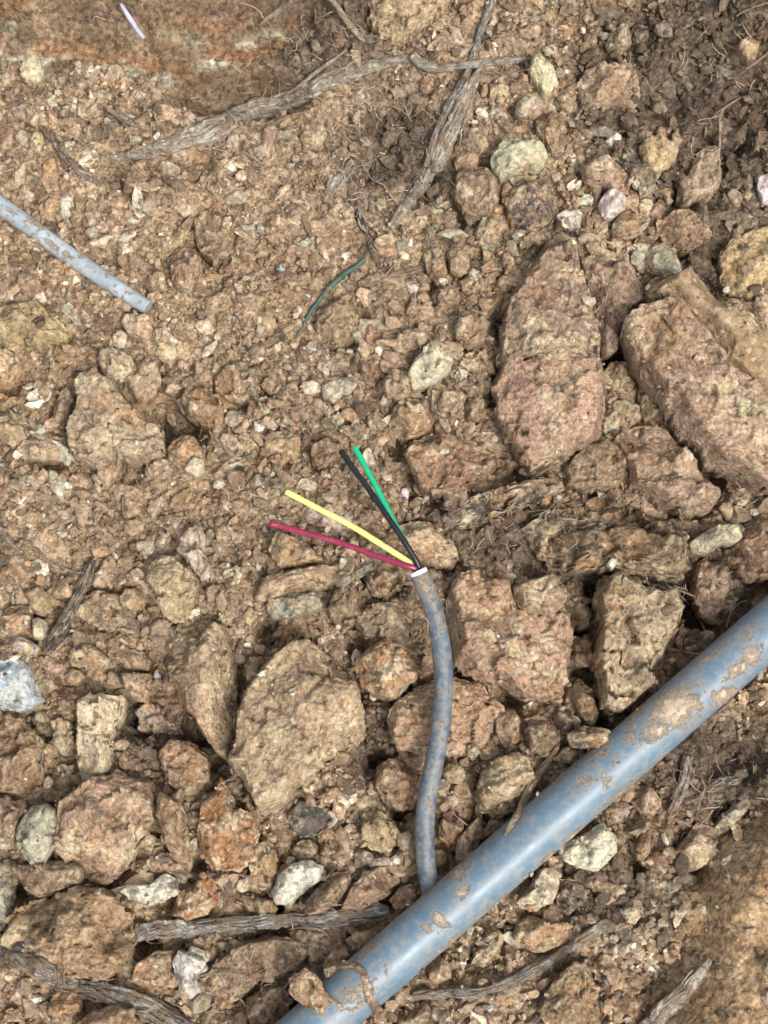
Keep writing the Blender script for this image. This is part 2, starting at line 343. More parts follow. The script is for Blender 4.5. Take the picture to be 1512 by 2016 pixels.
# ------------------------------------------------------------------ outlines of the larger stones, traced one by one (photo pixels as ruler)
# (name, label, category, colour, height mm, outline, options)
G_R = 'broken rocks lying in the trench'
ROCKS = [
 # right side blocks
 ('clay_slab', 'smooth tan clay face at right edge behind the biggest block', 'clay slab', 'clay', 34,
  '1262,592 1290,570 1340,545 1372,560 1402,600 1440,638 1482,660 1530,690 1560,800 1540,860 1480,800 1440,760 1390,720 1340,660 1300,615', dict(tilt=(0.15, 0.1), facets=0, rough=0.45, mat='clay')),
 ('rock', 'biggest rock, long tan block running off the right edge', 'rock', 'tan', 30,
  '1215,640 1250,612 1300,600 1340,618 1362,655 1400,698 1440,738 1480,768 1540,800 1560,985 1490,972 1440,938 1395,925 1370,890 1340,860 1310,815 1295,785 1262,745 1237,702 1222,668', dict(facets=0, zoff=4, steep=True, tilt=(-0.05, -0.1), planes=[(40, 0.5, 0.35)])),
 ('rock', 'tall purplish brown slab standing above the large orange-edged rock', 'rock', 'purple', 24,
  '1000,590 1035,530 1070,500 1105,488 1130,495 1140,545 1158,590 1165,640 1180,690 1176,740 1120,775 1050,775 1000,760 978,720 985,640', dict(tilt=(0.1, 0.1), facets=1, steep=True, planes=[(180, 0.4, 0.15)])),
 ('rock', 'large rounded rock with purplish left and orange right edge', 'rock', 'pink', 28,
  '968,770 985,725 1010,705 1050,700 1100,700 1150,702 1178,720 1192,765 1188,820 1180,865 1150,890 1110,905 1075,918 1042,928 1020,905 998,880 975,840', dict(tilt=(0.12, 0.0), facets=0, zoff=-3, steep=True, planes=[(190, 0.45, 0.0), (-80, 0.4, 0.45)])),
 ('rock', 'mossy green brown rock behind the tall purplish slab', 'rock', 'gbrown', 18,
  '1142,520 1170,510 1200,518 1245,545 1268,570 1265,600 1240,622 1217,660 1212,702 1188,705 1167,650 1152,590', {}),
 ('rock', 'tan block with ragged left edge below the biggest rock', 'rock', 'tan', 22,
  '1205,870 1230,848 1265,842 1310,855 1330,890 1370,930 1400,960 1415,985 1395,1012 1350,1018 1300,1002 1270,978 1242,965 1232,930 1218,900', dict(tilt=(0.1, -0.1), steep=True, facets=1)),
 ('rock', 'crumbly brown rock below the large orange-edged rock', 'rock', 'brown', 17,
  '1110,930 1125,905 1150,885 1185,870 1210,882 1228,910 1230,945 1215,962 1180,968 1140,970 1112,955', {}),
 ('rock', 'white and greenish stone wedged in gap beside the large rock', 'rock', 'green', 10,
  '1182,835 1200,800 1225,788 1255,800 1262,825 1240,845 1215,862 1190,855', {}),
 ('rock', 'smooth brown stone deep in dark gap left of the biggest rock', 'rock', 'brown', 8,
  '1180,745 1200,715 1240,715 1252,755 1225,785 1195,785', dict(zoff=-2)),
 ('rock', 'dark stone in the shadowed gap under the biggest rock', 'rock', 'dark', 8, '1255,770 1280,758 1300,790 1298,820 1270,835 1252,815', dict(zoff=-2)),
 ('rock', 'grey and white angular stone above the smooth clay face', 'rock', 'grey', 16,
  '1240,500 1262,485 1320,495 1335,515 1342,540 1310,555 1280,547 1258,522', {}),
 ('rock', 'brown stone between the grey white stone and biggest rock', 'rock', 'brown', 15, '1268,588 1275,562 1300,548 1345,545 1360,560 1330,580 1295,600', dict(zoff=1)),
 ('rock', 'big yellow clay stone at right edge beside dark soil', 'rock', 'lemon', 13,
  '1412,512 1440,480 1480,458 1530,445 1545,600 1495,608 1450,588 1420,562', dict(tilt=(0.1, 0.1), rough=1.2, zoff=-3)),
 ('rock', 'brown stone at right edge under the yellow clay stone', 'rock', 'brown', 14, '1430,590 1470,600 1530,612 1530,665 1490,655 1450,640', {}),
 # upper right field
 ('rock', 'pale lemon white angular stone right of the crossed roots', 'rock', 'cream', 14,
  '1040,142 1050,112 1062,108 1080,130 1093,150 1101,166 1090,173 1080,188 1070,191 1058,172 1042,157', {}),
 ('rock', 'pale olive stone just below the lemon white angular stone', 'rock', 'cream', 11,
  '1013,216 1022,202 1045,195 1071,197 1068,209 1046,224 1032,238 1015,229', dict(square=3)),
 ('rock', 'squarish tan block with orange right corner, upper right', 'rock', 'tan', 17,
  '1132,182 1150,150 1190,138 1240,134 1252,165 1258,195 1250,220 1215,214 1180,227 1150,222 1136,202', {}),
 ('rock', 'small brown block above the squarish tan block', 'rock', 'gbrown', 12, '1192,86 1205,63 1228,52 1240,70 1243,90 1225,105 1196,100', {}),
 ('rock', 'dark brown rough stone below the pale olive stone', 'rock', 'brown', 12, '1055,236 1075,226 1105,232 1112,270 1110,300 1090,307 1068,282 1055,262', {}),
 ('rock', 'grey brown stone left of the squarish tan block', 'rock', 'gbrown', 10, '1086,180 1112,168 1133,190 1136,225 1112,232 1090,215', {}),
 ('rock', 'stone half lemon white, half orange tan, right of forked root', 'rock', 'cream', 15,
  '965,312 985,286 1010,275 1040,278 1065,295 1078,312 1066,331 1040,336 1010,349 985,357 968,337', {}),
 ('rock', 'large round blackish brown stone in upper right gravel', 'rock', 'slate', 13,
  '993,412 1005,377 1030,362 1070,360 1098,390 1100,420 1080,441 1040,449 1006,441', dict(square=3, mat='rock')),
 ('rock', 'big rounded brown stone left of the round blackish stone', 'rock', 'brown', 15,
  '895,352 915,338 955,337 980,360 983,400 967,430 940,440 915,424 893,390', dict(square=4)),
 ('rock', 'round yellow crusted stone left of the tan pointed rock', 'rock', 'yellow', 13,
  '1258,293 1275,278 1305,284 1333,292 1331,311 1316,331 1295,346 1275,336 1265,312', dict(square=3)),
 ('rock', 'dark slate flake below the round yellow crusted stone', 'rock', 'slate', 10,
  '1220,322 1240,315 1270,331 1288,356 1284,387 1262,387 1246,367 1235,346', {}),
 ('rock', 'tan pointed rock with pale right side in upper right gravel', 'rock', 'tan', 17,
  '1330,377 1346,360 1356,338 1370,310 1387,295 1410,300 1414,340 1412,377 1396,396 1366,402 1340,413 1333,397', {}),
 ('rock', 'wide reddish tan stone behind the bright cream stone', 'rock', 'pink', 12, '1140,332 1180,312 1215,326 1238,350 1239,390 1222,392 1195,372 1150,362', {}),
 ('rock', 'bright cream stone below the wide reddish tan stone', 'rock', 'white', 12, '1178,406 1190,386 1210,384 1231,398 1229,416 1206,436 1185,431', dict(square=3)),
 ('rock', 'white knobbly stone right of the round blackish stone', 'rock', 'white', 10, '1093,431 1118,417 1136,419 1156,435 1164,451 1150,465 1125,452', {}),
 ('rock', 'flat grey brown stone just below the bright cream stone', 'rock', 'gbrown', 10, '1202,452 1220,426 1245,417 1261,440 1256,466 1230,474 1208,467', {}),
 ('rock', 'wide brown rock under the tan pointed rock', 'rock', 'red', 15, '1288,442 1310,430 1345,419 1385,440 1402,462 1386,482 1350,497 1310,487 1292,467', {}),
 ('wood_fragment', 'dark flat wood fragment in the black soil, upper right', 'wood fragment', 'slate', 9,
  '1362,216 1390,222 1450,214 1456,250 1470,276 1450,291 1420,291 1400,272 1380,262 1370,240', dict(facets=1)),
 ('rock', 'white stone at right edge beside the black soil', 'rock', 'white', 10, '1488,350 1525,345 1525,405 1500,402 1490,380', {}),
 ('rock', 'big crumbly yellowish rock cut by the top edge', 'rock', 'yellow', 22,
  '722,48 728,20 742,-20 880,-30 888,18 852,50 822,72 790,87 748,72', dict(rough=1.5)),
 ('rock', 'small pale yellow stone right of the forked root', 'rock', 'yellow', 9, '893,322 905,303 930,300 942,318 938,338 915,340 898,345', {}),
 ('rock', 'round speckled yellow grey stone below big rounded brown stone', 'rock', 'green', 12, '934,462 945,438 965,433 985,445 986,470 972,490 950,490 938,478', dict(square=3)),
 # left, middle band
 ('rock', 'long yellowish rock at left edge under the left cable stub', 'rock', 'yellow', 17,
  '-15,626 20,612 50,605 80,600 96,618 120,635 141,655 126,673 100,677 85,692 50,689 25,695 5,682 -15,672', {}),
 ('rock', 'large tan rock with pointed top beside the dark hole, left', 'rock', 'pink', 24,
  '155,760 165,745 185,738 205,745 236,762 246,786 266,811 287,826 318,838 323,860 330,880 328,896 300,906 270,916 250,913 230,926 200,929 175,921 155,916 140,896 137,860 148,826 160,800', dict(facets=0, steep=True, planes=[(60, 0.3, 0.0), (-100, 0.5, 0.4)])),
 ('rock', 'round orange tan stone right of the large pointed rock', 'rock', 'orange', 17,
  '332,892 345,872 362,862 390,871 401,890 408,911 395,931 375,939 350,926 335,912', dict(square=4)),
 ('rock', 'ochre lump hanging over the dark hole, left', 'rock', 'tan', 17, '245,770 262,722 270,702 290,698 312,715 319,750 306,776 285,797 264,797', {}),
 ('rock', 'dark reddish brown clod right of the dark hole', 'rock', 'red', 17, '350,792 370,766 400,760 430,780 441,802 443,836 420,845 395,839 365,822', dict(rough=1.4)),
 ('rock', 'brown clod above the pale greenish pebble', 'rock', 'gbrown', 14, '420,742 450,721 490,714 512,735 508,775 475,797 445,791 425,771', dict(rough=1.4)),
 ('rock', 'tan flat-topped stone below the tip of left cable stub', 'rock', 'pink', 11, '239,641 250,626 270,621 296,635 303,653 290,674 275,673 254,661', {}),
 ('rock', 'brown clod touching the cut tip of left cable stub', 'rock', 'brown', 11, '281,556 305,535 326,541 334,576 320,602 303,590', {}),
 ('rock', 'long brown stone right of the left cable stub tip', 'rock', 'brown', 16, '335,510 350,490 386,495 401,532 397,562 375,588 350,577 337,547', {}),
 ('rock', 'wide brown clod above the tip of left cable stub', 'rock', 'brown', 14, '383,455 395,425 430,415 455,425 463,470 452,505 425,520 395,505', dict(rough=1.4)),
 ('rock', 'flat brown stone with sharp lower edge near left edge', 'rock', 'tan', 11, '30,891 60,863 100,862 116,881 127,908 90,911 50,907', {}),
 ('rock', 'tan stone above the flat sharp-edged stone, left edge', 'rock', 'tan', 13, '-12,822 22,808 48,838 56,870 30,888 2,868', {}),
 ('rock', 'smooth ochre lump at left edge below the yellowish rock', 'rock', 'orange', 14, '-15,702 20,694 46,712 52,745 25,765 -15,770', dict(facets=1)),
 ('rock', 'tall grey brown stone left of the large pointed rock', 'rock', 'gbrown', 15, '105,832 124,785 138,758 154,772 150,802 138,835 126,850', {}),
 ('rock', 'pale greenish grey clump above the large pointed rock', 'rock', 'green', 11, '193,712 205,692 240,690 260,708 262,740 240,758 210,755', dict(rough=1.5)),
 # centre
 ('rock', 'round brown stone beside the green string', 'rock', 'brown', 16, '613,642 622,615 645,601 675,601 701,615 711,640 696,671 675,684 650,680 628,664', dict(square=4)),
 ('rock', 'cream stone with rust orange corner, centre of the picture', 'rock', 'cream', 13, '801,747 815,715 835,695 850,671 870,679 891,710 886,736 866,751 840,761 815,767', {}),
 ('rock', 'flat pinkish tan stone above the rust-cornered cream stone', 'rock', 'pink', 11, '764,672 785,660 820,650 845,660 848,680 815,690 780,700', {}),
 ('rock', 'smooth brown stone right of the grey dead leaf', 'rock', 'brown', 12, '705,725 715,705 745,703 760,725 758,750 730,760 710,748', {}),
 ('rock', 'pinkish crumbly clump left of the rust-cornered cream stone', 'rock', 'pink', 12, '752,765 762,738 790,730 805,748 812,775 795,795 765,792', dict(rough=1.5)),
 ('rock', 'brown rock above the wide reddish brown rock', 'rock', 'brown', 16, '768,812 800,786 840,795 853,830 849,857 820,867 790,872 768,847', {}),
 ('rock', 'wide reddish brown rock right of the green wire', 'rock', 'red', 21, '795,897 815,876 850,861 900,862 930,880 970,895 977,920 957,946 920,952 900,972 850,980 825,967 810,932', dict(tilt=(-0.05, 0.15))),
 ('rock', 'pinkish elongated stone above the wide reddish brown rock', 'rock', 'pink', 11, '862,795 875,772 905,772 917,785 910,808 885,812 866,810', {}),
 ('rock', 'smooth brown stone beside the pinkish elongated stone', 'rock', 'brown', 11, '914,800 930,787 952,795 955,822 935,832 917,825', {}),
 ('rock', 'reddish stone left of the small white cubes', 'rock', 'red', 12, '831,507 850,490 870,500 879,540 881,560 860,562 840,537', {}),
 ('rock', 'tan stone touching the reddish stone, above centre', 'rock', 'tan', 11, '878,500 900,490 922,505 925,540 905,552 885,540', {}),
 ('rock', 'brown clod left of the tall purplish slab', 'rock', 'gbrown', 12, '890,640 905,615 940,615 962,640 955,672 925,685 898,670', dict(rough=1.4)),
 ('rock', 'brown crumbly clod above the grey dead leaf', 'rock', 'gbrown', 11, '630,712 655,700 685,705 690,728 665,738 638,732', dict(rough=1.4)),
 ('rock', 'brown clod below small white cubes, left of tall slab', 'rock', 'brown', 12, '860,590 872,570 900,568 908,590 895,608 870,610', {}),
 ('rock', 'tan crumbly clod right of the tip of the yellow wire', 'rock', 'tan', 12, '612,880 640,862 670,872 668,905 640,925 615,915', dict(rough=1.5)),
 ('rock', 'speckled brown clump above the tip of the yellow wire', 'rock', 'tan', 14, '508,870 530,850 570,852 592,870 588,900 550,912 515,905', dict(rough=1.5)),
 # under and round the cable
 ('rock', 'tan rounded rock behind the white cable sleeve', 'rock', 'tan', 17, '750,1072 770,1042 820,1030 860,1035 890,1060 903,1100 890,1121 860,1121 830,1112 790,1092', {}),
 ('rock', 'triangular tan stone just below the tip of red wire', 'rock', 'orange', 15, '528,1087 545,1047 580,1060 610,1080 640,1106 600,1114 550,1121', {}),
 ('rock', 'long flat tan stone below the triangular tan stone', 'rock', 'tan', 16, '498,1181 515,1140 560,1130 620,1116 680,1110 693,1130 680,1151 640,1161 580,1171 520,1186', {}),
 ('rock', 'grey stone tucked under the long flat tan stone', 'rock', 'grey', 13, '524,1192 560,1176 620,1165 637,1195 600,1216 535,1220', {}),
 ('rock', 'brown stone above the peak of the big faceted rock', 'rock', 'brown', 13, '570,1242 580,1216 620,1205 646,1206 641,1227 615,1242 585,1257', {}),
 ('rock', 'brown crumbly stone under the middle of the red wire', 'rock', 'brown', 16, '645,1207 660,1166 685,1155 701,1180 717,1217 690,1237 660,1232', dict(rough=1.3)),
 ('rock', 'brown rock directly left of the white cable sleeve', 'rock', 'brown', 16, '720,1132 740,1101 780,1110 802,1131 797,1156 765,1177 735,1177 722,1157', dict(rough=1.3)),
 ('rock', 'crumbly brown clod left of the upper grey cable', 'rock', 'gbrown', 15, '700,1235 720,1195 760,1190 800,1195 815,1230 800,1262 760,1268 720,1262', dict(rough=1.5)),
 ('rock', 'big faceted tan rock with peaked top, left of the cable', 'rock', 'pink', 34,
  '475,1400 500,1340 545,1292 575,1270 610,1267 650,1300 690,1330 707,1352 723,1410 716,1447 690,1482 642,1502 620,1532 580,1562 560,1592 530,1607 505,1592 490,1562 470,1532 450,1502 468,1470', dict(tilt=(-0.1, 0.05), facets=0, steep=True, planes=[(-35, 1.7, 0.32), (150, 0.4, 0.1), (75, 0.45, 0.35)])),
 ('rock', 'long upright tan rock leaning against the big faceted rock', 'rock', 'tan', 30,
  '330,1262 345,1236 380,1230 420,1225 450,1240 463,1290 469,1350 468,1420 471,1482 455,1503 435,1492 410,1457 388,1422 360,1392 340,1352 332,1302', dict(facets=0, planes=[(0, 1.3, 0.1), (180, 0.45, 0.0)])),
 ('rock', 'angular tan rock between the faceted rock and the cable', 'rock', 'orange', 22,
  '696,1312 720,1281 755,1255 785,1275 820,1310 829,1326 805,1351 785,1379 760,1382 735,1372 705,1347', {}),
 ('rock', 'broad tan rock lying under the middle of the cable', 'rock', 'tan', 19,
  '762,1432 775,1386 810,1360 850,1340 900,1335 940,1350 986,1385 992,1401 972,1432 962,1462 940,1482 900,1492 840,1492 790,1480 768,1462', dict(facets=2)),
 ('rock', 'broad reddish tan rock right of the upper cable', 'rock', 'pink', 25,
  '875,1182 890,1142 950,1130 1000,1140 1020,1198 1060,1215 1115,1210 1127,1250 1122,1290 1112,1342 1106,1377 1060,1387 1020,1377 985,1352 950,1349 910,1332 890,1312 885,1262', dict(facets=1, tilt=(0.0, -0.05), steep=True)),
 ('rock', 'cube shaped tan stone sitting on the broad reddish rock', 'rock', 'tan', 17,
  '1009,1157 1060,1140 1088,1129 1106,1150 1116,1180 1106,1196 1085,1217 1050,1207 1022,1201 1014,1177', dict(facets=1, zoff=7, square=9)),
 ('rock', 'small rusty wedge beside the cube shaped stone', 'rock', 'tan', 14, '1120,1186 1140,1190 1166,1216 1163,1236 1136,1247 1128,1222', {}),
 ('rock', 'tall ragged tan rock touching the upper side of the pipe', 'rock', 'tan', 30,
  '1168,1172 1185,1146 1210,1127 1235,1135 1262,1160 1300,1165 1326,1170 1339,1210 1331,1241 1311,1266 1301,1301 1281,1326 1271,1366 1251,1391 1226,1406 1195,1409 1175,1396 1175,1341 1160,1311 1170,1271 1178,1221', dict(facets=1, rough=1.3, steep=True)),
 ('rock', 'narrow brown wedge left of the tall ragged rock', 'rock', 'brown', 17, '1120,1372 1128,1346 1140,1334 1166,1366 1176,1401 1171,1426 1156,1441 1135,1417', {}),
 ('rock', 'small brown pyramid left of the narrow brown wedge', 'rock', 'brown', 14, '1088,1412 1100,1395 1125,1405 1132,1430 1115,1452 1095,1440', {}),
 ('rock', 'brown clod above the pipe with one white fleck', 'rock', 'brown', 15, '1030,1442 1045,1415 1080,1412 1101,1435 1100,1472 1070,1492 1040,1478', {}),
 ('rock', 'smooth brown stone right of the lower cable', 'rock', 'brown', 15, '972,1415 990,1397 1012,1396 1026,1420 1021,1462 992,1472 972,1445', {}),
 ('rock', 'pale tan stone against the upper side of the pipe', 'rock', 'tan', 11, '1095,1490 1105,1472 1135,1468 1142,1485 1125,1502 1100,1507', {}),
 ('soil_clod', 'wide dark crumbly clod with pale crust, right of centre', 'soil clod', 'dark', 20,
  '1020,1042 1060,1012 1150,1000 1250,1010 1330,1030 1360,1070 1366,1110 1340,1142 1260,1142 1200,1130 1120,1130 1070,1122 1040,1092', dict(rough=1.8, facets=1)),
 ('rock', 'cream elongated stone on dark soil near right edge', 'rock', 'cream', 14, '1358,1067 1380,1052 1410,1038 1450,1032 1459,1060 1446,1073 1420,1071 1395,1087 1365,1087', dict(zoff=4)),
 ('soil_clod', 'grey brown clod beside thin roots, above the pipe end', 'soil clod', 'gbrown', 16, '1358,1112 1400,1090 1440,1100 1466,1140 1452,1182 1432,1222 1410,1237 1380,1222 1355,1172', dict(rough=1.4)),
 ('soil_clod', 'reddish earth mound at right edge above the pipe', 'soil clod', 'red', 18, '1430,1102 1450,1052 1490,1010 1535,1000 1545,1125 1495,1152 1460,1152', dict(rough=1.3)),
 ('wood_fragment', 'dark fibrous wood fragment above the wide dark clod', 'wood fragment', 'slate', 13, '868,1020 920,985 980,965 1050,950 1100,952 1105,972 1060,990 1010,1010 960,1030 900,1050 875,1045', dict(rough=1.8, mat='rock')),
 ('rock', 'small pebbly crust under the base of black and yellow wires', 'rock', 'cream', 11, '590,1010 620,985 660,990 690,1010 700,1040 660,1045 615,1035', dict(rough=1.6)),
 # left, lower middle
 ('rock', 'pale bluish white stone at left edge', 'rock', 'blue', 17, '-15,1302 20,1297 45,1299 63,1315 73,1345 87,1379 66,1396 40,1402 10,1402 -15,1392', dict(facets=2)),
 ('rock', 'tan egg shaped rock above the long upright rock', 'rock', 'tan', 17, '291,1147 300,1106 320,1095 350,1105 380,1130 391,1156 381,1201 368,1227 340,1227 318,1206 307,1171', {}),
 ('rock', 'rough tan rock right of the dark stick', 'rock', 'tan', 15, '152,1207 170,1176 200,1165 240,1175 256,1196 269,1222 250,1240 215,1244 180,1232', dict(rough=1.4)),
 ('rock', 'round ochre stone right of the rough tan rock', 'rock', 'yellow', 12, '237,1180 250,1162 275,1162 290,1180 285,1200 262,1206 243,1198', dict(square=3)),
 ('rock', 'crumbly tan stone left of the dark stick', 'rock', 'tan', 14, '28,1167 45,1148 75,1147 101,1170 106,1207 85,1217 55,1197', dict(rough=1.4)),
 ('rock', 'dark brown stone near left edge, left of the dark stick', 'rock', 'brown', 13, '8,1215 25,1192 55,1195 67,1220 60,1250 30,1255 10,1242', {}),
 ('rock', 'pale upright stone between brown stone and dark stick', 'rock', 'cream', 12, '66,1225 75,1215 90,1222 93,1245 82,1262 68,1258', {}),
 ('rock', 'pair-like grey stone left of the lower end of dark stick', 'rock', 'grey', 11, '15,1268 30,1250 55,1258 82,1275 85,1290 55,1290 25,1285', {}),
 ('rock', 'tan stone just below the lower end of the dark stick', 'rock', 'pink', 12, '82,1300 95,1290 120,1295 132,1320 118,1332 95,1325', {}),
 ('rock', 'brown stone touching the pale bluish white stone', 'rock', 'brown', 12, '72,1322 85,1315 105,1330 116,1355 100,1366 82,1352', {}),
 ('rock', 'cream pink stone right of the pale bluish stone', 'rock', 'pink', 11, '128,1335 140,1316 160,1318 172,1335 155,1352 135,1350', {}),
 ('rock', 'crumbly pinkish stone below the rough tan rock', 'rock', 'pink', 13, '138,1290 155,1270 190,1275 218,1300 205,1320 165,1320 145,1312', dict(rough=1.5)),
 ('rock', 'tan crumbly stone left of the long upright rock', 'rock', 'tan', 13, '235,1300 255,1280 285,1282 301,1302 290,1322 255,1322', {}),
 ('rock', 'smooth pinkish grey stone with hanging corner, left', 'rock', 'pink', 15, '245,1332 270,1325 300,1328 302,1352 290,1385 268,1380 250,1358', {}),
 ('rock', 'reddish flat stone between egg shaped and rough rocks', 'rock', 'red', 12, '285,1235 305,1218 335,1222 338,1242 318,1260 292,1255', {}),
 ('rock', 'cream crystal cluster beside the egg shaped rock', 'rock', 'cream', 14, '350,1087 365,1050 395,1035 407,1060 401,1087 411,1115 422,1130 416,1150 395,1142 375,1112', dict(rough=1.8)),
 ('rock', 'pale yellow column of rock above the dark gap, lower left', 'rock', 'cream', 20, '160,1385 200,1365 246,1370 241,1402 226,1442 221,1482 215,1522 190,1547 160,1542 155,1502 156,1442', dict(rough=1.4)),
 ('rock', 'thin pale stone left of the pale yellow column', 'rock', 'green', 16, '105,1422 125,1413 147,1425 147,1472 131,1492 110,1472', dict(rough=1.4)),
 ('rock', 'large reddish crumbly rock at left edge', 'rock', 'red', 19, '-15,1422 20,1405 55,1425 81,1452 86,1502 70,1542 40,1562 -15,1562', dict(rough=1.4)),
 ('rock', 'smooth brown rock under the long upright rock', 'rock', 'brown', 15, '315,1482 340,1456 375,1460 411,1490 417,1532 395,1567 365,1572 330,1542', dict(facets=2)),
 ('rock', 'grey flaky debris in the dark gap, lower left', 'rock', 'grey', 8, '270,1400 290,1385 340,1390 362,1412 350,1440 310,1448 280,1430', dict(rough=2)),
 # bottom left
 ('rock', 'large rounded tan rock beside pale greenish stone, lower left', 'rock', 'tan', 28,
  '115,1622 125,1572 165,1542 210,1525 260,1530 296,1540 309,1570 306,1606 296,1642 272,1672 262,1702 225,1732 190,1742 150,1722 120,1682', dict(tilt=(0.0, 0.1), facets=2)),
 ('rock', 'pale greenish white stone at lower left', 'rock', 'green', 19, '34,1662 40,1620 60,1590 100,1582 129,1605 119,1632 106,1667 90,1702 75,1714 54,1692', dict(mat='clean', facets=2)),
 ('rock', 'flat brown slab with pale rim under the greenish stone', 'rock', 'brown', 17, '15,1692 50,1702 110,1695 150,1691 179,1711 166,1742 130,1757 80,1767 48,1747', dict(facets=1)),
 ('rock', 'big crumbly ochre rock near the bottom left corner', 'rock', 'orange', 30,
  '10,1847 35,1801 60,1776 110,1765 160,1745 200,1745 241,1765 259,1801 267,1841 266,1882 241,1907 215,1932 180,1927 130,1922 85,1907 50,1882 20,1862', dict(rough=1.3, facets=2)),
 ('rock', 'narrow reddish wedge pointing down, lower left', 'rock', 'red', 20, '311,1607 318,1558 340,1570 366,1590 371,1642 379,1692 373,1718 345,1692 325,1652', {}),
 ('rock', 'rock with upright rust brown ridge below long upright rock', 'rock', 'rust', 20, '391,1642 400,1576 425,1560 435,1528 451,1550 466,1590 496,1600 512,1642 502,1692 470,1717 420,1712 395,1682', {}),
 ('rock', 'white and teal flaky stone above the grey bottom root', 'rock', 'white', 14, '210,1752 260,1740 300,1740 325,1719 346,1730 353,1757 320,1777 280,1787 240,1767', dict(rough=1.6)),
 ('rock', 'tan stone with shiny rust streak above grey bottom root', 'rock', 'rust', 17, '335,1802 350,1761 395,1731 425,1719 441,1735 436,1772 410,1802 370,1814', {}),
 ('rock', 'pinkish brown stone under the left end of bottom root', 'rock', 'red', 15, '257,1932 270,1896 310,1870 346,1869 343,1907 341,1937 300,1947', dict(facets=2)),
 ('rock', 'orange stone with white cap near the bottom', 'rock', 'white', 17, '341,1892 355,1871 372,1874 406,1890 409,1911 386,1921 396,1952 375,1967 355,1957 349,1922', {}),
 ('rock', 'wide flat earthy slab with rootlets near the bottom', 'rock', 'gbrown', 17, '375,1947 410,1902 470,1852 540,1840 600,1855 606,1882 570,1912 510,1932 480,1962 440,1987 400,1987', dict(facets=1)),
 ('rock', 'orange tan stone in the bottom left corner', 'rock', 'orange', 15, '95,1992 110,1946 140,1934 169,1960 166,1992 130,2007', {}),
 ('rock', 'tan stone cut by the bottom edge, lower left', 'rock', 'tan', 16, '158,2012 180,1991 230,1977 263,1985 288,2035 170,2040', dict(facets=2)),
 ('rock', 'greenish streaked stone at left edge near bottom', 'rock', 'green', 15, '-15,1702 15,1689 26,1720 22,1762 31,1802 15,1832 -15,1832', {}),
 ('rock', 'brown crumbly stone at left edge beside greenish white stone', 'rock', 'brown', 15, '-15,1580 20,1568 45,1590 38,1630 25,1670 -15,1680', dict(rough=1.4)),
 # bottom centre
 ('rock', 'white topped stone above the grey bottom root', 'rock', 'white', 19, '536,1757 550,1721 575,1700 610,1691 641,1705 636,1732 605,1752 570,1782 545,1782', dict(facets=2)),
 ('rock', 'smooth brown slab right of the white topped stone', 'rock', 'brown', 16, '597,1782 620,1751 655,1720 691,1714 691,1747 665,1772 640,1797 605,1802', dict(facets=2)),
 ('rock', 'smooth tan slab left of where cable meets the pipe', 'rock', 'tan', 17, '668,1797 690,1746 720,1715 760,1699 783,1720 776,1757 740,1777 700,1797', dict(facets=2)),
 ('rock', 'reddish stone in the corner of cable and pipe', 'rock', 'red', 14, '765,1772 785,1748 808,1738 822,1762 815,1792 785,1802', {}),
 ('rock', 'smooth reddish rock left of the lower cable', 'rock', 'red', 18, '734,1547 745,1505 790,1489 827,1520 827,1567 815,1592 790,1602 760,1587', dict(facets=2)),
 ('rock', 'yellow and rust crystal stone left of the lower cable', 'rock', 'yellow', 15, '711,1657 711,1600 735,1589 765,1605 792,1642 770,1677 755,1682 730,1672', dict(rough=1.6)),
 ('rock', 'black rounded stone under the big faceted rock', 'rock', 'slate', 14, '561,1602 580,1580 625,1574 651,1590 656,1622 630,1642 600,1650 575,1637', dict(square=3)),
 ('rock', 'pale crumbly stone below the black rounded stone', 'rock', 'tan', 13, '573,1675 590,1655 615,1652 628,1675 615,1700 585,1698', dict(rough=1.5)),
 ('rock', 'yellow and rust crumbly stone left of the white topped stone', 'rock', 'orange', 16, '490,1690 505,1660 530,1652 548,1680 545,1715 520,1738 495,1725', dict(rough=1.5)),
 ('rock', 'tan stone with pale crust above bottom root', 'rock', 'tan', 14, '490,1790 505,1765 535,1770 548,1790 535,1812 505,1815', {}),
 ('rock', 'round rough rock between the cable and the pipe', 'rock', 'tan', 21, '934,1562 945,1521 975,1490 1010,1479 1041,1500 1052,1536 1041,1572 1010,1597 980,1610 945,1602', dict(square=4, rough=1.3)),
 ('rock', 'slim tan stone leaning on the pipe right of cable', 'rock', 'tan', 15, '894,1692 900,1651 920,1626 946,1604 954,1640 931,1677 905,1702', {}),
 ('rock', 'crumbly brown clod right of the lower cable', 'rock', 'brown', 14, '862,1625 875,1600 900,1598 912,1622 905,1655 880,1668 865,1650', dict(rough=1.5)),
 ('rock', 'tan stone right of cable below broad tan rock', 'rock', 'tan', 13, '868,1520 885,1503 908,1508 918,1530 905,1545 880,1542', {}),
 ('rock', 'ochre flake under the right end of bottom root', 'rock', 'rust', 9, '680,1850 700,1832 735,1830 748,1845 725,1868 695,1880', {}),
 ('rock', 'ochre curled flake beside the pipe near the bottom', 'rock', 'orange', 9, '636,1900 650,1875 680,1862 690,1880 670,1900 645,1912', {}),
 ('soil_clod', 'flat brown earth below the bottom root at picture bottom', 'soil clod', 'gbrown', 12, '480,1975 520,1940 560,1945 575,1975 555,2025 500,2030', dict(rough=1.6)),
 # lower right, beyond the pipe
 ('rock', 'greenish white stone touching the lower side of pipe', 'rock', 'white', 19, '1097,1674 1120,1655 1150,1640 1185,1619 1206,1640 1213,1677 1195,1697 1170,1717 1140,1710 1110,1697', dict(facets=2)),
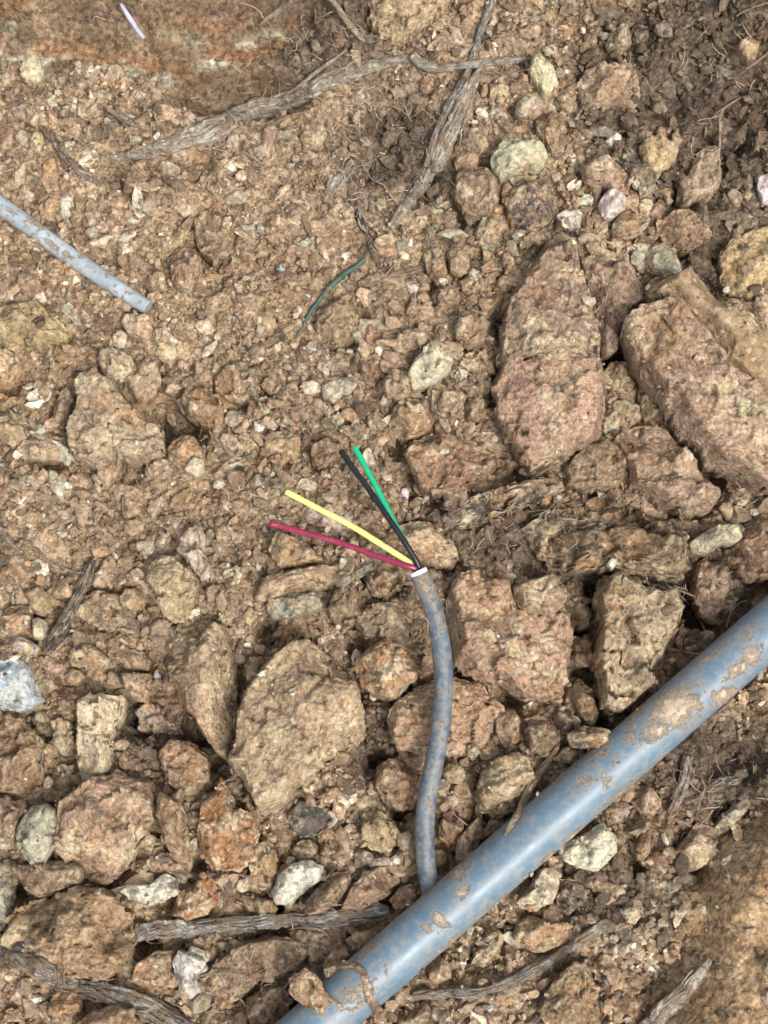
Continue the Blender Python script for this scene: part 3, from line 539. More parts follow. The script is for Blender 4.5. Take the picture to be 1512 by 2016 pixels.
 ('rock', 'egg shaped pinkish tan stone below the pipe', 'rock', 'pink', 15, '1234,1562 1255,1545 1275,1547 1299,1575 1302,1597 1280,1607 1258,1602 1240,1582', dict(square=4)),
 ('rock', 'grey brown stone between pipe and egg shaped stone', 'rock', 'grey', 13, '1184,1602 1200,1583 1228,1578 1238,1598 1222,1622 1195,1625', {}),
 ('rock', 'upright orange stone below the egg shaped stone', 'rock', 'orange', 13, '1244,1667 1255,1640 1281,1634 1284,1672 1282,1707 1265,1707 1248,1687', {}),
 ('rock', 'pointed tan rock lying at the foot of clay bank', 'rock', 'tan', 17, '1307,1707 1325,1681 1345,1651 1370,1620 1396,1625 1417,1640 1402,1672 1391,1702 1355,1717 1330,1727', {}),
 ('rock', 'pale tail of stone pointing up right by clay bank', 'rock', 'green', 13, '1398,1640 1420,1605 1450,1578 1472,1562 1478,1580 1455,1610 1425,1642', {}),
 ('rock', 'white footed red stone touching the pipe, lower right', 'rock', 'cream', 14, '1009,1772 1040,1746 1060,1710 1075,1707 1102,1735 1097,1757 1085,1777 1060,1787 1025,1790', {}),
 ('rock', 'dark grey smooth stone right of white footed red stone', 'rock', 'slate', 11, '1090,1767 1110,1731 1141,1714 1147,1750 1141,1782 1115,1807 1095,1797', {}),
 ('rock', 'flat pink orange stone above the thin bottom root', 'rock', 'orange', 15, '1006,1842 1020,1811 1045,1799 1080,1814 1120,1814 1137,1830 1110,1857 1060,1877 1030,1867', dict(facets=2)),
 ('rock', 'grey green rounded stone amid lower right gravel', 'rock', 'green', 11, '1219,1792 1240,1768 1263,1769 1267,1797 1250,1820 1230,1817', dict(square=3)),
 ('rock', 'brown flake above the orange pebble, lower right', 'rock', 'brown', 9, '1150,1735 1175,1728 1215,1740 1237,1762 1215,1772 1170,1758', {}),
 ('soil_clod', 'smooth brown earth mound at the bottom, lower right', 'soil clod', 'clay', 13, '1060,1990 1085,1935 1130,1890 1155,1895 1172,1940 1185,2030 1080,2040', dict(facets=1)),
 ('rock', 'rusty crumbly stone touching pipe lower side near bottom', 'rock', 'red', 12, '925,1900 945,1855 975,1825 995,1840 985,1880 955,1905', dict(rough=1.4)),
 ('rock', 'grey brown stone at bottom below the thin root', 'rock', 'gbrown', 13, '775,2030 790,1990 830,1965 855,1985 850,2030', {}),
 ('rock', 'smooth grey stone beside the pipe above thin root', 'rock', 'grey', 11, '840,1905 862,1880 885,1895 890,1925 865,1940 845,1930', {}),
]

# ------------------------------------------------------------------ ground
PITS = [(345, 835, 42, 13), (300, 800, 20, 7), (250, 928, 14, 6), (1235, 705, 30, 14), (1300, 880, 24, 11), (1395, 945, 26, 12),
        (1190, 1150, 26, 12), (1160, 1320, 20, 10), (265, 1415, 30, 13), (390, 1430, 28, 13), (420, 1500, 25, 12), (690, 1370, 26, 11),
        (740, 1500, 22, 9), (525, 1240, 20, 11), (700, 1270, 18, 8), (720, 1130, 8, 9), (1000, 1385, 24, 10), (1180, 1425, 25, 10),
        (35, 1750, 18, 10), (385, 1700, 16, 9), (310, 1640, 10, 8), (1380, 1190, 30, 11), (1450, 1500, 45, 6), (280, 1860, 22, 10),
        (570, 1985, 28, 11), (780, 170, 60, 4), (760, 310, 30, 6), (830, 350, 30, 5), (590, 30, 40, 8), (1330, 190, 45, 5), (1420, 300, 40, 5),
        (1375, 560, 25, 8), (985, 640, 20, 8), (980, 900, 18, 8), (1010, 940, 25, 8), (270, 220, 12, 5), (225, 340, 14, 5), (390, 320, 30, 5),
        (700, 620, 18, 4), (780, 880, 20, 4), (520, 760, 16, 6), (700, 1215, 14, 8), (540, 1790, 10, 9), (790, 1600, 14, 8), (60, 1265, 14, 6),
        (905, 1340, 14, 10), (980, 1420, 14, 9), (1155, 1230, 14, 9), (460, 1100, 14, 7), (240, 1630, 8, 6), (1260, 1710, 14, 6), (1375, 1725, 22, 5)]

def nu_axis(lo, hi, d, far):
    mid = np.arange(lo, hi + d / 2, d)
    g = []; step, x = d, 0.0
    while x < far:
        step *= 1.16; x += step; g.append(x)
    g = np.array(g)
    return np.concatenate([lo - g[::-1], mid, hi + g])

def bank_tl(px, py):
    yb = np.interp(px, [-400, 0, 170, 330, 420, 560, 720, 900], [145, 150, 165, 175, 150, 118, 60, -60])
    return yb - py

def bank_br(px, py):
    # signed distance (photo pixels) to the foot of the clay bank at lower right
    xe = np.interp(py, [1500, 1640, 1720, 1800, 1880, 1960, 2060, 2300], [1600, 1440, 1370, 1350, 1335, 1290, 1235, 1130])
    return px - xe

def terrain(x, y):
    px, py = proj(x, y)
    p = np.stack([x, y, 0 * x], -1)
    z = 0.006 * fbm(p * 16, 3) + 0.0034 * fbm(p * 62 + 5, 3)
    t = np.clip(bank_tl(px, py) / 150.0, 0, None)
    tl = sstep(0, 1, t) * 0.034 + np.clip(t - 1, 0, 3) * 0.012
    b = bank_br(px, py)
    br = sstep(-10, 120, b) * 0.018 + np.clip(b - 40, 0, 900) * PXM * 0.22
    ur = sstep(0, 320, px - 1230 - 0.45 * (py - 0)) * sstep(480, 120, py) * 0.020
    z = z + tl + br + ur
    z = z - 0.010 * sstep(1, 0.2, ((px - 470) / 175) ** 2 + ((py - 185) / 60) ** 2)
    # rubble half lies lower between its stones
    z = z - 0.0045 * sstep(850, 1250, py)
    for (qx, qy, r, d) in PITS:
        rr = ((px - qx) ** 2 + (py - qy) ** 2) / (r * 1.25) ** 2
        z = z - 1.7 * d * 1e-3 * np.exp(-rr ** 1.6)
    return z

def smooth_mask(px, py):
    s = np.maximum(sstep(8, 40, bank_tl(px, py)) * sstep(660, 520, px), sstep(0, 40, bank_br(px, py)))
    s = np.maximum(s, sstep(1.1, 0.7, ((px - 470) / 165) ** 2 + ((py - 180) / 62) ** 2))
    return s

def soil_colour(px, py, x, y):
    n = fbm(np.stack([x, y, 0 * x], -1) * 38 + 3, 3)
    c = np.empty(px.shape + (3,)); c[:] = (0.275, 0.197, 0.122)
    def blend(k, col):
        c[:] = c * (1 - k[..., None]) + np.array(col) * k[..., None]
    def blob(cx, cy, rx, ry, soft=0.5):
        return sstep(1 + soft, 1 - soft, np.sqrt(((px - cx) / rx / 1.25) ** 2 + ((py - cy) / ry / 1.25) ** 2) + 0.35 * n)
    humus_gap_shade = (0.105, 0.077, 0.052)  # dark humus soil; over the stone gaps this tint also paints in shade
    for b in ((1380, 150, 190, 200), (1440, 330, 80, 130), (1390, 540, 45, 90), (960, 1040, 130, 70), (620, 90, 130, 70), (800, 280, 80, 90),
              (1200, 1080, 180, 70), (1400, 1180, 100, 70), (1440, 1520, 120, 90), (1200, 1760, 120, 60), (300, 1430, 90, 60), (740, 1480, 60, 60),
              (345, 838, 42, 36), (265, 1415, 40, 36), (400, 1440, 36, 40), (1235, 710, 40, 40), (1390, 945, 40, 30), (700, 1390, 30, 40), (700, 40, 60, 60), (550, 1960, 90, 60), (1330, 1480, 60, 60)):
        blend(blob(*b) * 0.92, humus_gap_shade)
    blend(blob(250, 600, 260, 200) * 0.25, (0.36, 0.25, 0.14))
    # clay of the two banks
    t = bank_tl(px, py)
    k = sstep(5, 25, t + 12 * n) * sstep(700, 520, px)
    blend(k * 0.9, (0.125, 0.083, 0.046))
    lay = t + 10 * fbm(np.stack([x * 20, y * 60, 0 * x], -1), 4) + 0.05 * px
    def band(c0, w, col, a, sx=60.0, off=0.0):
        g = fbm(np.stack([x * sx, y * sx * 3, 0 * x + off], -1), 4)
        blend(k * np.exp(-((lay - c0) / w) ** 2) * sstep(-0.15, 0.3, g) * a, col)
    band(30, 16, (0.34, 0.335, 0.25), 0.9, 38, 1.0)
    band(48, 12, (0.20, 0.10, 0.045), 0.9, 45, 5.0)
    band(66, 12, (0.29, 0.27, 0.19), 0.65, 40, 9.0)
    band(88, 14, (0.17, 0.092, 0.045), 0.9, 34, 13.0)
    band(112, 16, (0.10, 0.07, 0.046), 0.9, 30, 17.0)
    band(140, 20, (0.16, 0.095, 0.05), 0.8, 34, 21.0)
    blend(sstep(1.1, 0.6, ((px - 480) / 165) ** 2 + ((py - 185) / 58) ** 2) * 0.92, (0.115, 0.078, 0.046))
    kb = sstep(-20, 30, bank_br(px, py))
    blend(kb * 0.92, (0.285, 0.193, 0.105))
    blend(kb * sstep(0.05, 0.4, n) * 0.25, (0.22, 0.14, 0.066))
    return c

# height map of everything laid so far (1 mm cells); the soil sinks along the flanks of the stones
HX0, HY0, HD = -0.23, -0.28, 0.001
HNX, HNY = 460, 570
hx, hy = np.meshgrid(HX0 + HD * np.arange(HNX), HY0 + HD * np.arange(HNY), indexing='ij')
hpx, hpy = proj(hx, hy, 0.004)
RMASK = np.zeros(hx.shape)
for r_ in ROCKS:
    RMASK = np.maximum(RMASK, in_poly(hpx, hpy, P_(r_[5])))
def blur2(a, k):
    for ax in (0, 1):
        a = np.apply_along_axis(lambda v: np.convolve(np.pad(v, k, mode='edge'), np.ones(2 * k + 1) / (2 * k + 1), mode='valid'), ax, a)
    return a
_B = blur2(blur2(RMASK, 4), 3)
MOAT = 0.0075 * np.clip(_B * 1.9, 0, 1) * (0.1 + 0.9 * sstep(-0.05, 0.25, fbm(np.stack([hx, hy, 0 * hx], -1) * 45 + 40, 2))) * (1 - 0.9 * smooth_mask(hpx, hpy))

def moat_at(x, y):
    i = np.clip((x - HX0) / HD, 0, HNX - 1.001); j = np.clip((y - HY0) / HD, 0, HNY - 1.001)
    i0, j0 = i.astype(int), j.astype(int); fi, fj = i - i0, j - j0
    out = MOAT[i0, j0] * (1 - fi) * (1 - fj) + MOAT[i0 + 1, j0] * fi * (1 - fj) + MOAT[i0, j0 + 1] * (1 - fi) * fj + MOAT[i0 + 1, j0 + 1] * fi * fj
    return out * ((np.abs(x) < 0.225) & (np.abs(y) < 0.275))

GX = nu_axis(-0.19, 0.19, 0.0010, 6.0)
GY = nu_axis(-0.245, 0.255, 0.0010, 6.0)
gx, gy = np.meshgrid(GX, GY, indexing='ij')
gz = terrain(gx, gy) - moat_at(gx, gy)
gpx, gpy = proj(gx, gy)
gsm = smooth_mask(gpx, gpy)
gp = np.stack([gx, gy, gz], -1)
near = sstep(0.6, 0.3, np.maximum(np.abs(gx), np.abs(gy)))
gfine = (0.0030 * fbm(gp * 120, 3, 0.6) + 0.0012 * fbm(gp * 420, 2)) * near * (1 - 0.72 * gsm)
gverts = gp.copy(); gverts[..., 2] += gfine
nx, ny = gx.shape
ii = np.arange(nx * ny).reshape(nx, ny)
gf = np.stack([ii[:-1, :-1], ii[1:, :-1], ii[1:, 1:], ii[:-1, 1:]], -1).reshape(-1, 4)
gme = mesh_fast('ground', gverts.reshape(-1, 3), gf, 4)
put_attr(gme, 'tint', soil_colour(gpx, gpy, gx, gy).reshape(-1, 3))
put_attr(gme, 'smooth', gsm.ravel(), 'FLOAT')
link('ground', gme, M_SOIL, kind='structure')

T0 = terrain(hx, hy) - MOAT
H = T0.copy()

def cell(x, y):
    return (np.clip(np.round((x - HX0) / HD).astype(int), 0, HNX - 1), np.clip(np.round((y - HY0) / HD).astype(int), 0, HNY - 1))

def h_at(x, y, arr=None):
    i, j = cell(np.asarray(x, float), np.asarray(y, float)); return (H if arr is None else arr)[i, j]

def raise_h(v):
    i, j = cell(v[:, 0], v[:, 1]); np.maximum.at(H, (i, j), v[:, 2])

# ------------------------------------------------------------------ stones
def disc_grid(n):
    a, b = np.meshgrid(np.linspace(-1, 1, n), np.linspace(-1, 1, n), indexing='ij')
    big = np.abs(a) > np.abs(b)
    with np.errstate(divide='ignore', invalid='ignore'):
        r = np.where(big, a, b)
        th = np.where(big, (math.pi / 4) * b / a, math.pi / 2 - (math.pi / 4) * a / b)
    th = np.where((a == 0) & (b == 0), 0, th)
    th = np.where(r < 0, th + math.pi, th); r = np.abs(r)
    return r, th % (2 * math.pi)

def star_radius(poly, th):
    out = np.zeros_like(th); c, s = np.cos(th), np.sin(th); n = len(poly)
    for i in range(n):
        x0, y0 = poly[i]; x1, y1 = poly[(i + 1) % n]
        ex, ey = x1 - x0, y1 - y0
        den = c * ey - s * ex
        with np.errstate(divide='ignore', invalid='ignore'):
            t = (x0 * ey - y0 * ex) / den
            u = (x0 * s - y0 * c) / den
        ok = (np.abs(den) > 1e-14) & (t > 0) & (u >= -1e-6) & (u <= 1 + 1e-6)
        out = np.where(ok, np.maximum(out, t), out)
    return out

TRACED = []            # every stone outline laid down, in photo pixels

def stone_mesh(poly_px, h_mm, seed, tilt=(0, 0), facets=4, rough=1.0, bury=0.35, zoff=0.0, square=5.0, res=0.62, on_top=False, planes=(), steep=False):
    rng = np.random.default_rng(seed)
    pp = np.array(poly_px)
    # footprint on the ground, then lifted to the height where the outline is seen
    w0 = at(pp[:, 0], pp[:, 1], 0.0)
    cx, cy = w0[:, 0].mean(), w0[:, 1].mean()
    lo, hi = w0[:, :2].min(0), w0[:, :2].max(0)
    sxs, sys = np.meshgrid(np.linspace(lo[0], hi[0], 14), np.linspace(lo[1], hi[1], 14))
    m = in_poly(sxs, sys, w0[:, :2])
    if not m.any(): m[:] = True
    hs_ = h_at(sxs[m], sys[m])
    R0 = 0.5 * math.sqrt((hi[0] - lo[0]) * (hi[1] - lo[1]))
    zb = (np.percentile(hs_, 85) if on_top else np.percentile(hs_, 35) + 0.002 * (R0 > 0.007)) + zoff * 1e-3
    h = h_mm * 1e-3
    zr = zb + h * 0.20                       # height of the widest line
    w = at(pp[:, 0], pp[:, 1], zr)[:, :2]
    # area centroid
    xs, ys = w[:, 0], w[:, 1]; x1, y1 = np.roll(xs, -1), np.roll(ys, -1)
    cr = xs * y1 - x1 * ys; A = cr.sum() / 2
    c = np.array([((xs + x1) * cr).sum(), ((ys + y1) * cr).sum()]) / (6 * A)
    A = abs(A); R = math.sqrt(A / math.pi)
    n = int(np.clip(math.sqrt(A) / (res * 1e-3), 9, 120))
    rho, th = disc_grid(n)
    sr = star_radius((w - c).tolist(), th)
    jag = 1 + rough * 0.05 * fbm(np.stack([np.cos(th) * 3.5, np.sin(th) * 3.5, 0 * th + seed * 1.37], -1), 5, 0.75)
    sr = sr * jag
    rr = 1 - (1 - rho) ** 1.45
    X, Y = c[0] + rr * sr * np.cos(th), c[1] + rr * sr * np.sin(th)
    ux, uy = (X - c[0]) / R, (Y - c[1]) / R
    # sides rise from each outline edge at their own pitch, a few planes cut the top: a broken, angular block
    tx, ty = tilt[0] + rng.uniform(-0.16, 0.16), tilt[1] + rng.uniform(-0.16, 0.16)
    z = 0.66 * h * (1 + tx * ux + ty * uy)
    if square < 2.5:
        z = np.minimum(z, h * (1 - rr ** (square + 2)) ** (1 / 2.0) * 0.74 + 0.05 * h)
    m_ = len(w); warp = 1 + 0.3 * rough * fbm(np.stack([X, Y, 0 * X + seed], -1) * 110, 3, 0.6)
    sp = h / R
    for k in range(m_):
        x0, y0 = w[k]; x1_, y1_ = w[(k + 1) % m_]; ex, ey = x1_ - x0, y1_ - y0; L2 = ex * ex + ey * ey + 1e-15
        t_ = np.clip(((X - x0) * ex + (Y - y0) * ey) / L2, 0, 1)
        d_ = np.hypot(X - x0 - t_ * ex, Y - y0 - t_ * ey)
        z = np.minimum(z, h * rng.uniform(0.0, 0.38) + d_ * warp * sp * rng.choice([3.0, 5.0, 8.0] if steep else [1.0, 2.2, 4.0, 7.0]))
    for k in range(facets):
        a = rng.uniform(0, 2 * math.pi); s_ = rng.uniform(0.3, 1.0); d_ = rng.uniform(0.0, 0.5)
        z = np.minimum(z, 0.64 * h * (1 - s_ * (ux * math.cos(a) + uy * math.sin(a) - d_)))
    for (deg, s_, d_) in planes:
        a = math.radians(deg); z = np.minimum(z, 0.66 * h * (1 - s_ * (ux * math.cos(a) + uy * math.sin(a) - d_)))
    for k in range(3):
        a = rng.uniform(0, 2 * math.pi); s_ = rng.uniform(0.08, 0.35); d_ = rng.uniform(-0.25, 0.35)
        z = np.minimum(z, 0.66 * h * (1 - s_ * (ux * math.cos(a) + uy * math.sin(a) - d_)))
    z = np.maximum(z, -0.15 * h)
    q = np.stack([X, Y, z * 1.5 + seed * 0.173], -1)
    edge = sstep(1.0, 0.9, rr) * 0.4 + 0.6
    sm_ = min(1.0, R / 0.006)
    z = z + rough * edge * sm_ * (0.035 * h * fbm(q / R * 1.3, 3) + 0.0004 * fbm(q * 150, 3, 0.62) + 0.0005 * fbm(q * 430, 2, 0.6))
    wx, wy = X + 0.0016 * fbm(q * 160 + 5, 2), Y + 0.0016 * fbm(q * 160 + 50, 2); sh_ = seed * 0.0137
    if R > 0.005:
        z = z + rough * edge * (chips(wx + sh_, wy, min(0.011, R * 0.7), 0.0010, 0.34) + chips(wx, wy + sh_, 0.0042, 0.00045, 0.26))
    led = fbm(q / R * 1.1 + 31, 3)
    z = z + rough * edge * 0.09 * h * np.tanh(led * 22) * 0.5                      # broken ledges
    zc = zr
    V = [np.stack([X, Y, zc + z], -1).reshape(-1, 3)]
    idx = np.arange(n * n).reshape(n, n)
    F = [np.stack([idx[:-1, :-1], idx[1:, :-1], idx[1:, 1:], idx[:-1, 1:]], -1).reshape(-1, 4)]
    rim = np.concatenate([idx[:-1, 0], idx[-1, :-1], idx[:0:-1, -1], idx[0, :0:-1]])
    Vt = V[0]; base = Vt[rim]
    prev = rim; cnt = n * n
    depth = h * 0.25 + bury * h + 0.004
    for f, dz in ((0.985, 0.3), (0.93, 0.65), (0.80, 1.0)):
        ring = base.copy(); ring[:, :2] = c + (base[:, :2] - c) * f
        ring[:, 2] = base[:, 2] * (1 - dz) + (zr - depth) * dz
        ring[:, :2] += 0.0009 * rough * np.stack([fbm(ring * 300 + 7, 2), fbm(ring * 300 + 71, 2)], -1)
        V.append(ring); new = np.arange(cnt, cnt + len(rim)); cnt += len(rim)
        F.append(np.stack([prev, new, np.roll(new, -1), np.roll(prev, -1)], -1)); prev = new
    V = np.concatenate(V); F = np.concatenate(F)
    # closing cap as a fan of quads to a centre point
    V = np.concatenate([V, [[c[0], c[1], zr - depth]]])
    org = np.array([c[0], c[1], zr - depth])
    tri = np.stack([np.roll(prev, -1), prev, np.full(len(prev), cnt)], -1)
    me = bpy.data.meshes.new('stone')
    V = V - org
    me.vertices.add(len(V)); me.vertices.foreach_set('co', V.astype(np.float32).ravel())
    loops = np.concatenate([F.ravel(), tri.ravel()])
    nl = len(F) * 4 + len(tri) * 3
    me.loops.add(nl); me.loops.foreach_set('vertex_index', loops.astype(np.int32))
    me.polygons.add(len(F) + len(tri))
    ls = np.concatenate([np.arange(len(F)) * 4, len(F) * 4 + np.arange(len(tri)) * 3]).astype(np.int32)
    lt = np.concatenate([np.full(len(F), 4), np.full(len(tri), 3)]).astype(np.int32)
    me.polygons.foreach_set('loop_start', ls); me.polygons.foreach_set('loop_total', lt)
    me.polygons.foreach_set('use_smooth', np.ones(len(ls), bool))
    me.update(calc_edges=True)
    raise_h(Vt)
    TRACED.append(pp)
    return me, org

_seed = [100]
def stone(name, label, cat, col, h, poly, tint=None, mat=None, group=None, **kw):
    _seed[0] += 1
    pts = P_(poly) if isinstance(poly, str) else poly
    me, org = stone_mesh(pts, h, kw.pop('seed', _seed[0]), **kw)
    rg = random.Random(_seed[0])
    c = [v * rg.uniform(0.92, 1.08) for v in PAL[col]]
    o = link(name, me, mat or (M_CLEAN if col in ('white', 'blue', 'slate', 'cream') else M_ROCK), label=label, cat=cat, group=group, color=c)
    o.location = org
    return o

# ------------------------------------------------------------------ the larger stones, traced one by one (photo pixels as ruler)
MATS = dict(clay=M_CLAY, rock=M_ROCK, clean=M_CLEAN)
ROCKS.sort(key=lambda r: -abs(sum(a[0] * b[1] - b[0] * a[1] for a, b in zip(P_(r[5]), P_(r[5])[1:] + P_(r[5])[:1]))))
for nm, lab, cat, colr, hh, poly, opt in ROCKS:
    opt = dict(opt)
    if 'mat' in opt: opt['mat'] = MATS[opt['mat']]
    stone(nm, lab, cat, colr, hh, poly, group=G_R if nm == 'rock' else None, **opt)

# ------------------------------------------------------------------ pebbles seen one by one
LANDMARKS = [(530, 1030, 'the tip of the red wire'), (562, 968, 'the tip of the yellow wire'), (672, 888, 'the tip of the black wire'),
 (297, 605, 'the tip of the left cable stub'), (590, 655, 'the lower end of the green string'), (668, 768, 'the grey dead leaf'),
 (818, 1120, 'the white cable sleeve'), (345, 835, 'the dark hole'), (35, 1350, 'the pale bluish stone'), (140, 1190, 'the dark stick'),
 (600, 1420, 'the big faceted rock'), (840, 1640, 'the lower cable'), (1080, 815, 'the large orange-edged rock'), (1250, 1270, 'the tall ragged rock'),
 (1045, 405, 'the round blackish stone'), (1070, 150, 'the lemon white stone'), (1370, 360, 'the tan pointed rock'), (1200, 180, 'the squarish tan block'),
 (800, 40, 'the crumbly yellowish top rock'), (850, 320, 'the forked root'), (420, 260, 'the thick upper root'), (150, 310, 'the thin brown twig'),
 (1150, 1670, 'the greenish white stone'), (1100, 1900, 'the thin bottom root'), (1360, 1680, 'the pointed tan rock'), (140, 1840, 'the big ochre rock'),
 (80, 1645, 'the pale greenish stone'), (500, 1820, 'the grey bottom root'), (230, 840, 'the large pointed rock'), (60, 645, 'the yellowish left rock'),
 (660, 640, 'the round brown stone'), (845, 720, 'the rust-cornered cream stone'), (1470, 530, 'the yellow clay stone'), (940, 390, 'the big rounded brown stone'),
 (1205, 410, 'the bright cream stone'), (1400, 1190, 'the grey brown clod'), (930, 550, 'the small white cubes')]
used_labels = set(r[1] for r in ROCKS)

def spot_label(px, py, size, colr, noun='pebble'):
    near = sorted(LANDMARKS, key=lambda l: (l[0] - px) ** 2 + (l[1] - py) ** 2)[:9]
    for far in (0, 1):
        for lx, ly, ph in near:
            dx, dy = px - lx, py - ly; d = math.hypot(dx, dy)
            if d < 14: continue
            a = math.degrees(math.atan2(-dy, dx)) % 360
            w = ['right of', 'above and right of', 'above', 'above and left of', 'left of', 'below and left of', 'below', 'below and right of'][int((a + 22.5) // 45) % 8]
            q = 'just ' if d < 75 else ('' if d < 150 else 'some way ')
            L = f'{size} {WORD[colr]} {noun} {q}{w} {ph}'
            if far: L = L.replace(noun, 'angular ' + noun)
            if L not in used_labels:
                used_labels.add(L); return L
    return None

def ellipse_poly(x, y, rx, ry, ang, rng, k=7):
    out = []
    for i in range(k):
        t = 2 * math.pi * i / k + rng.uniform(-0.3, 0.3); f = rng.uniform(0.8, 1.18)
        ex, ey = rx * f * math.cos(t), ry * f * math.sin(t); c, s = math.cos(ang), math.sin(ang)
        out.append((x + ex * c - ey * s, y + ex * s + ey * c))
    return out

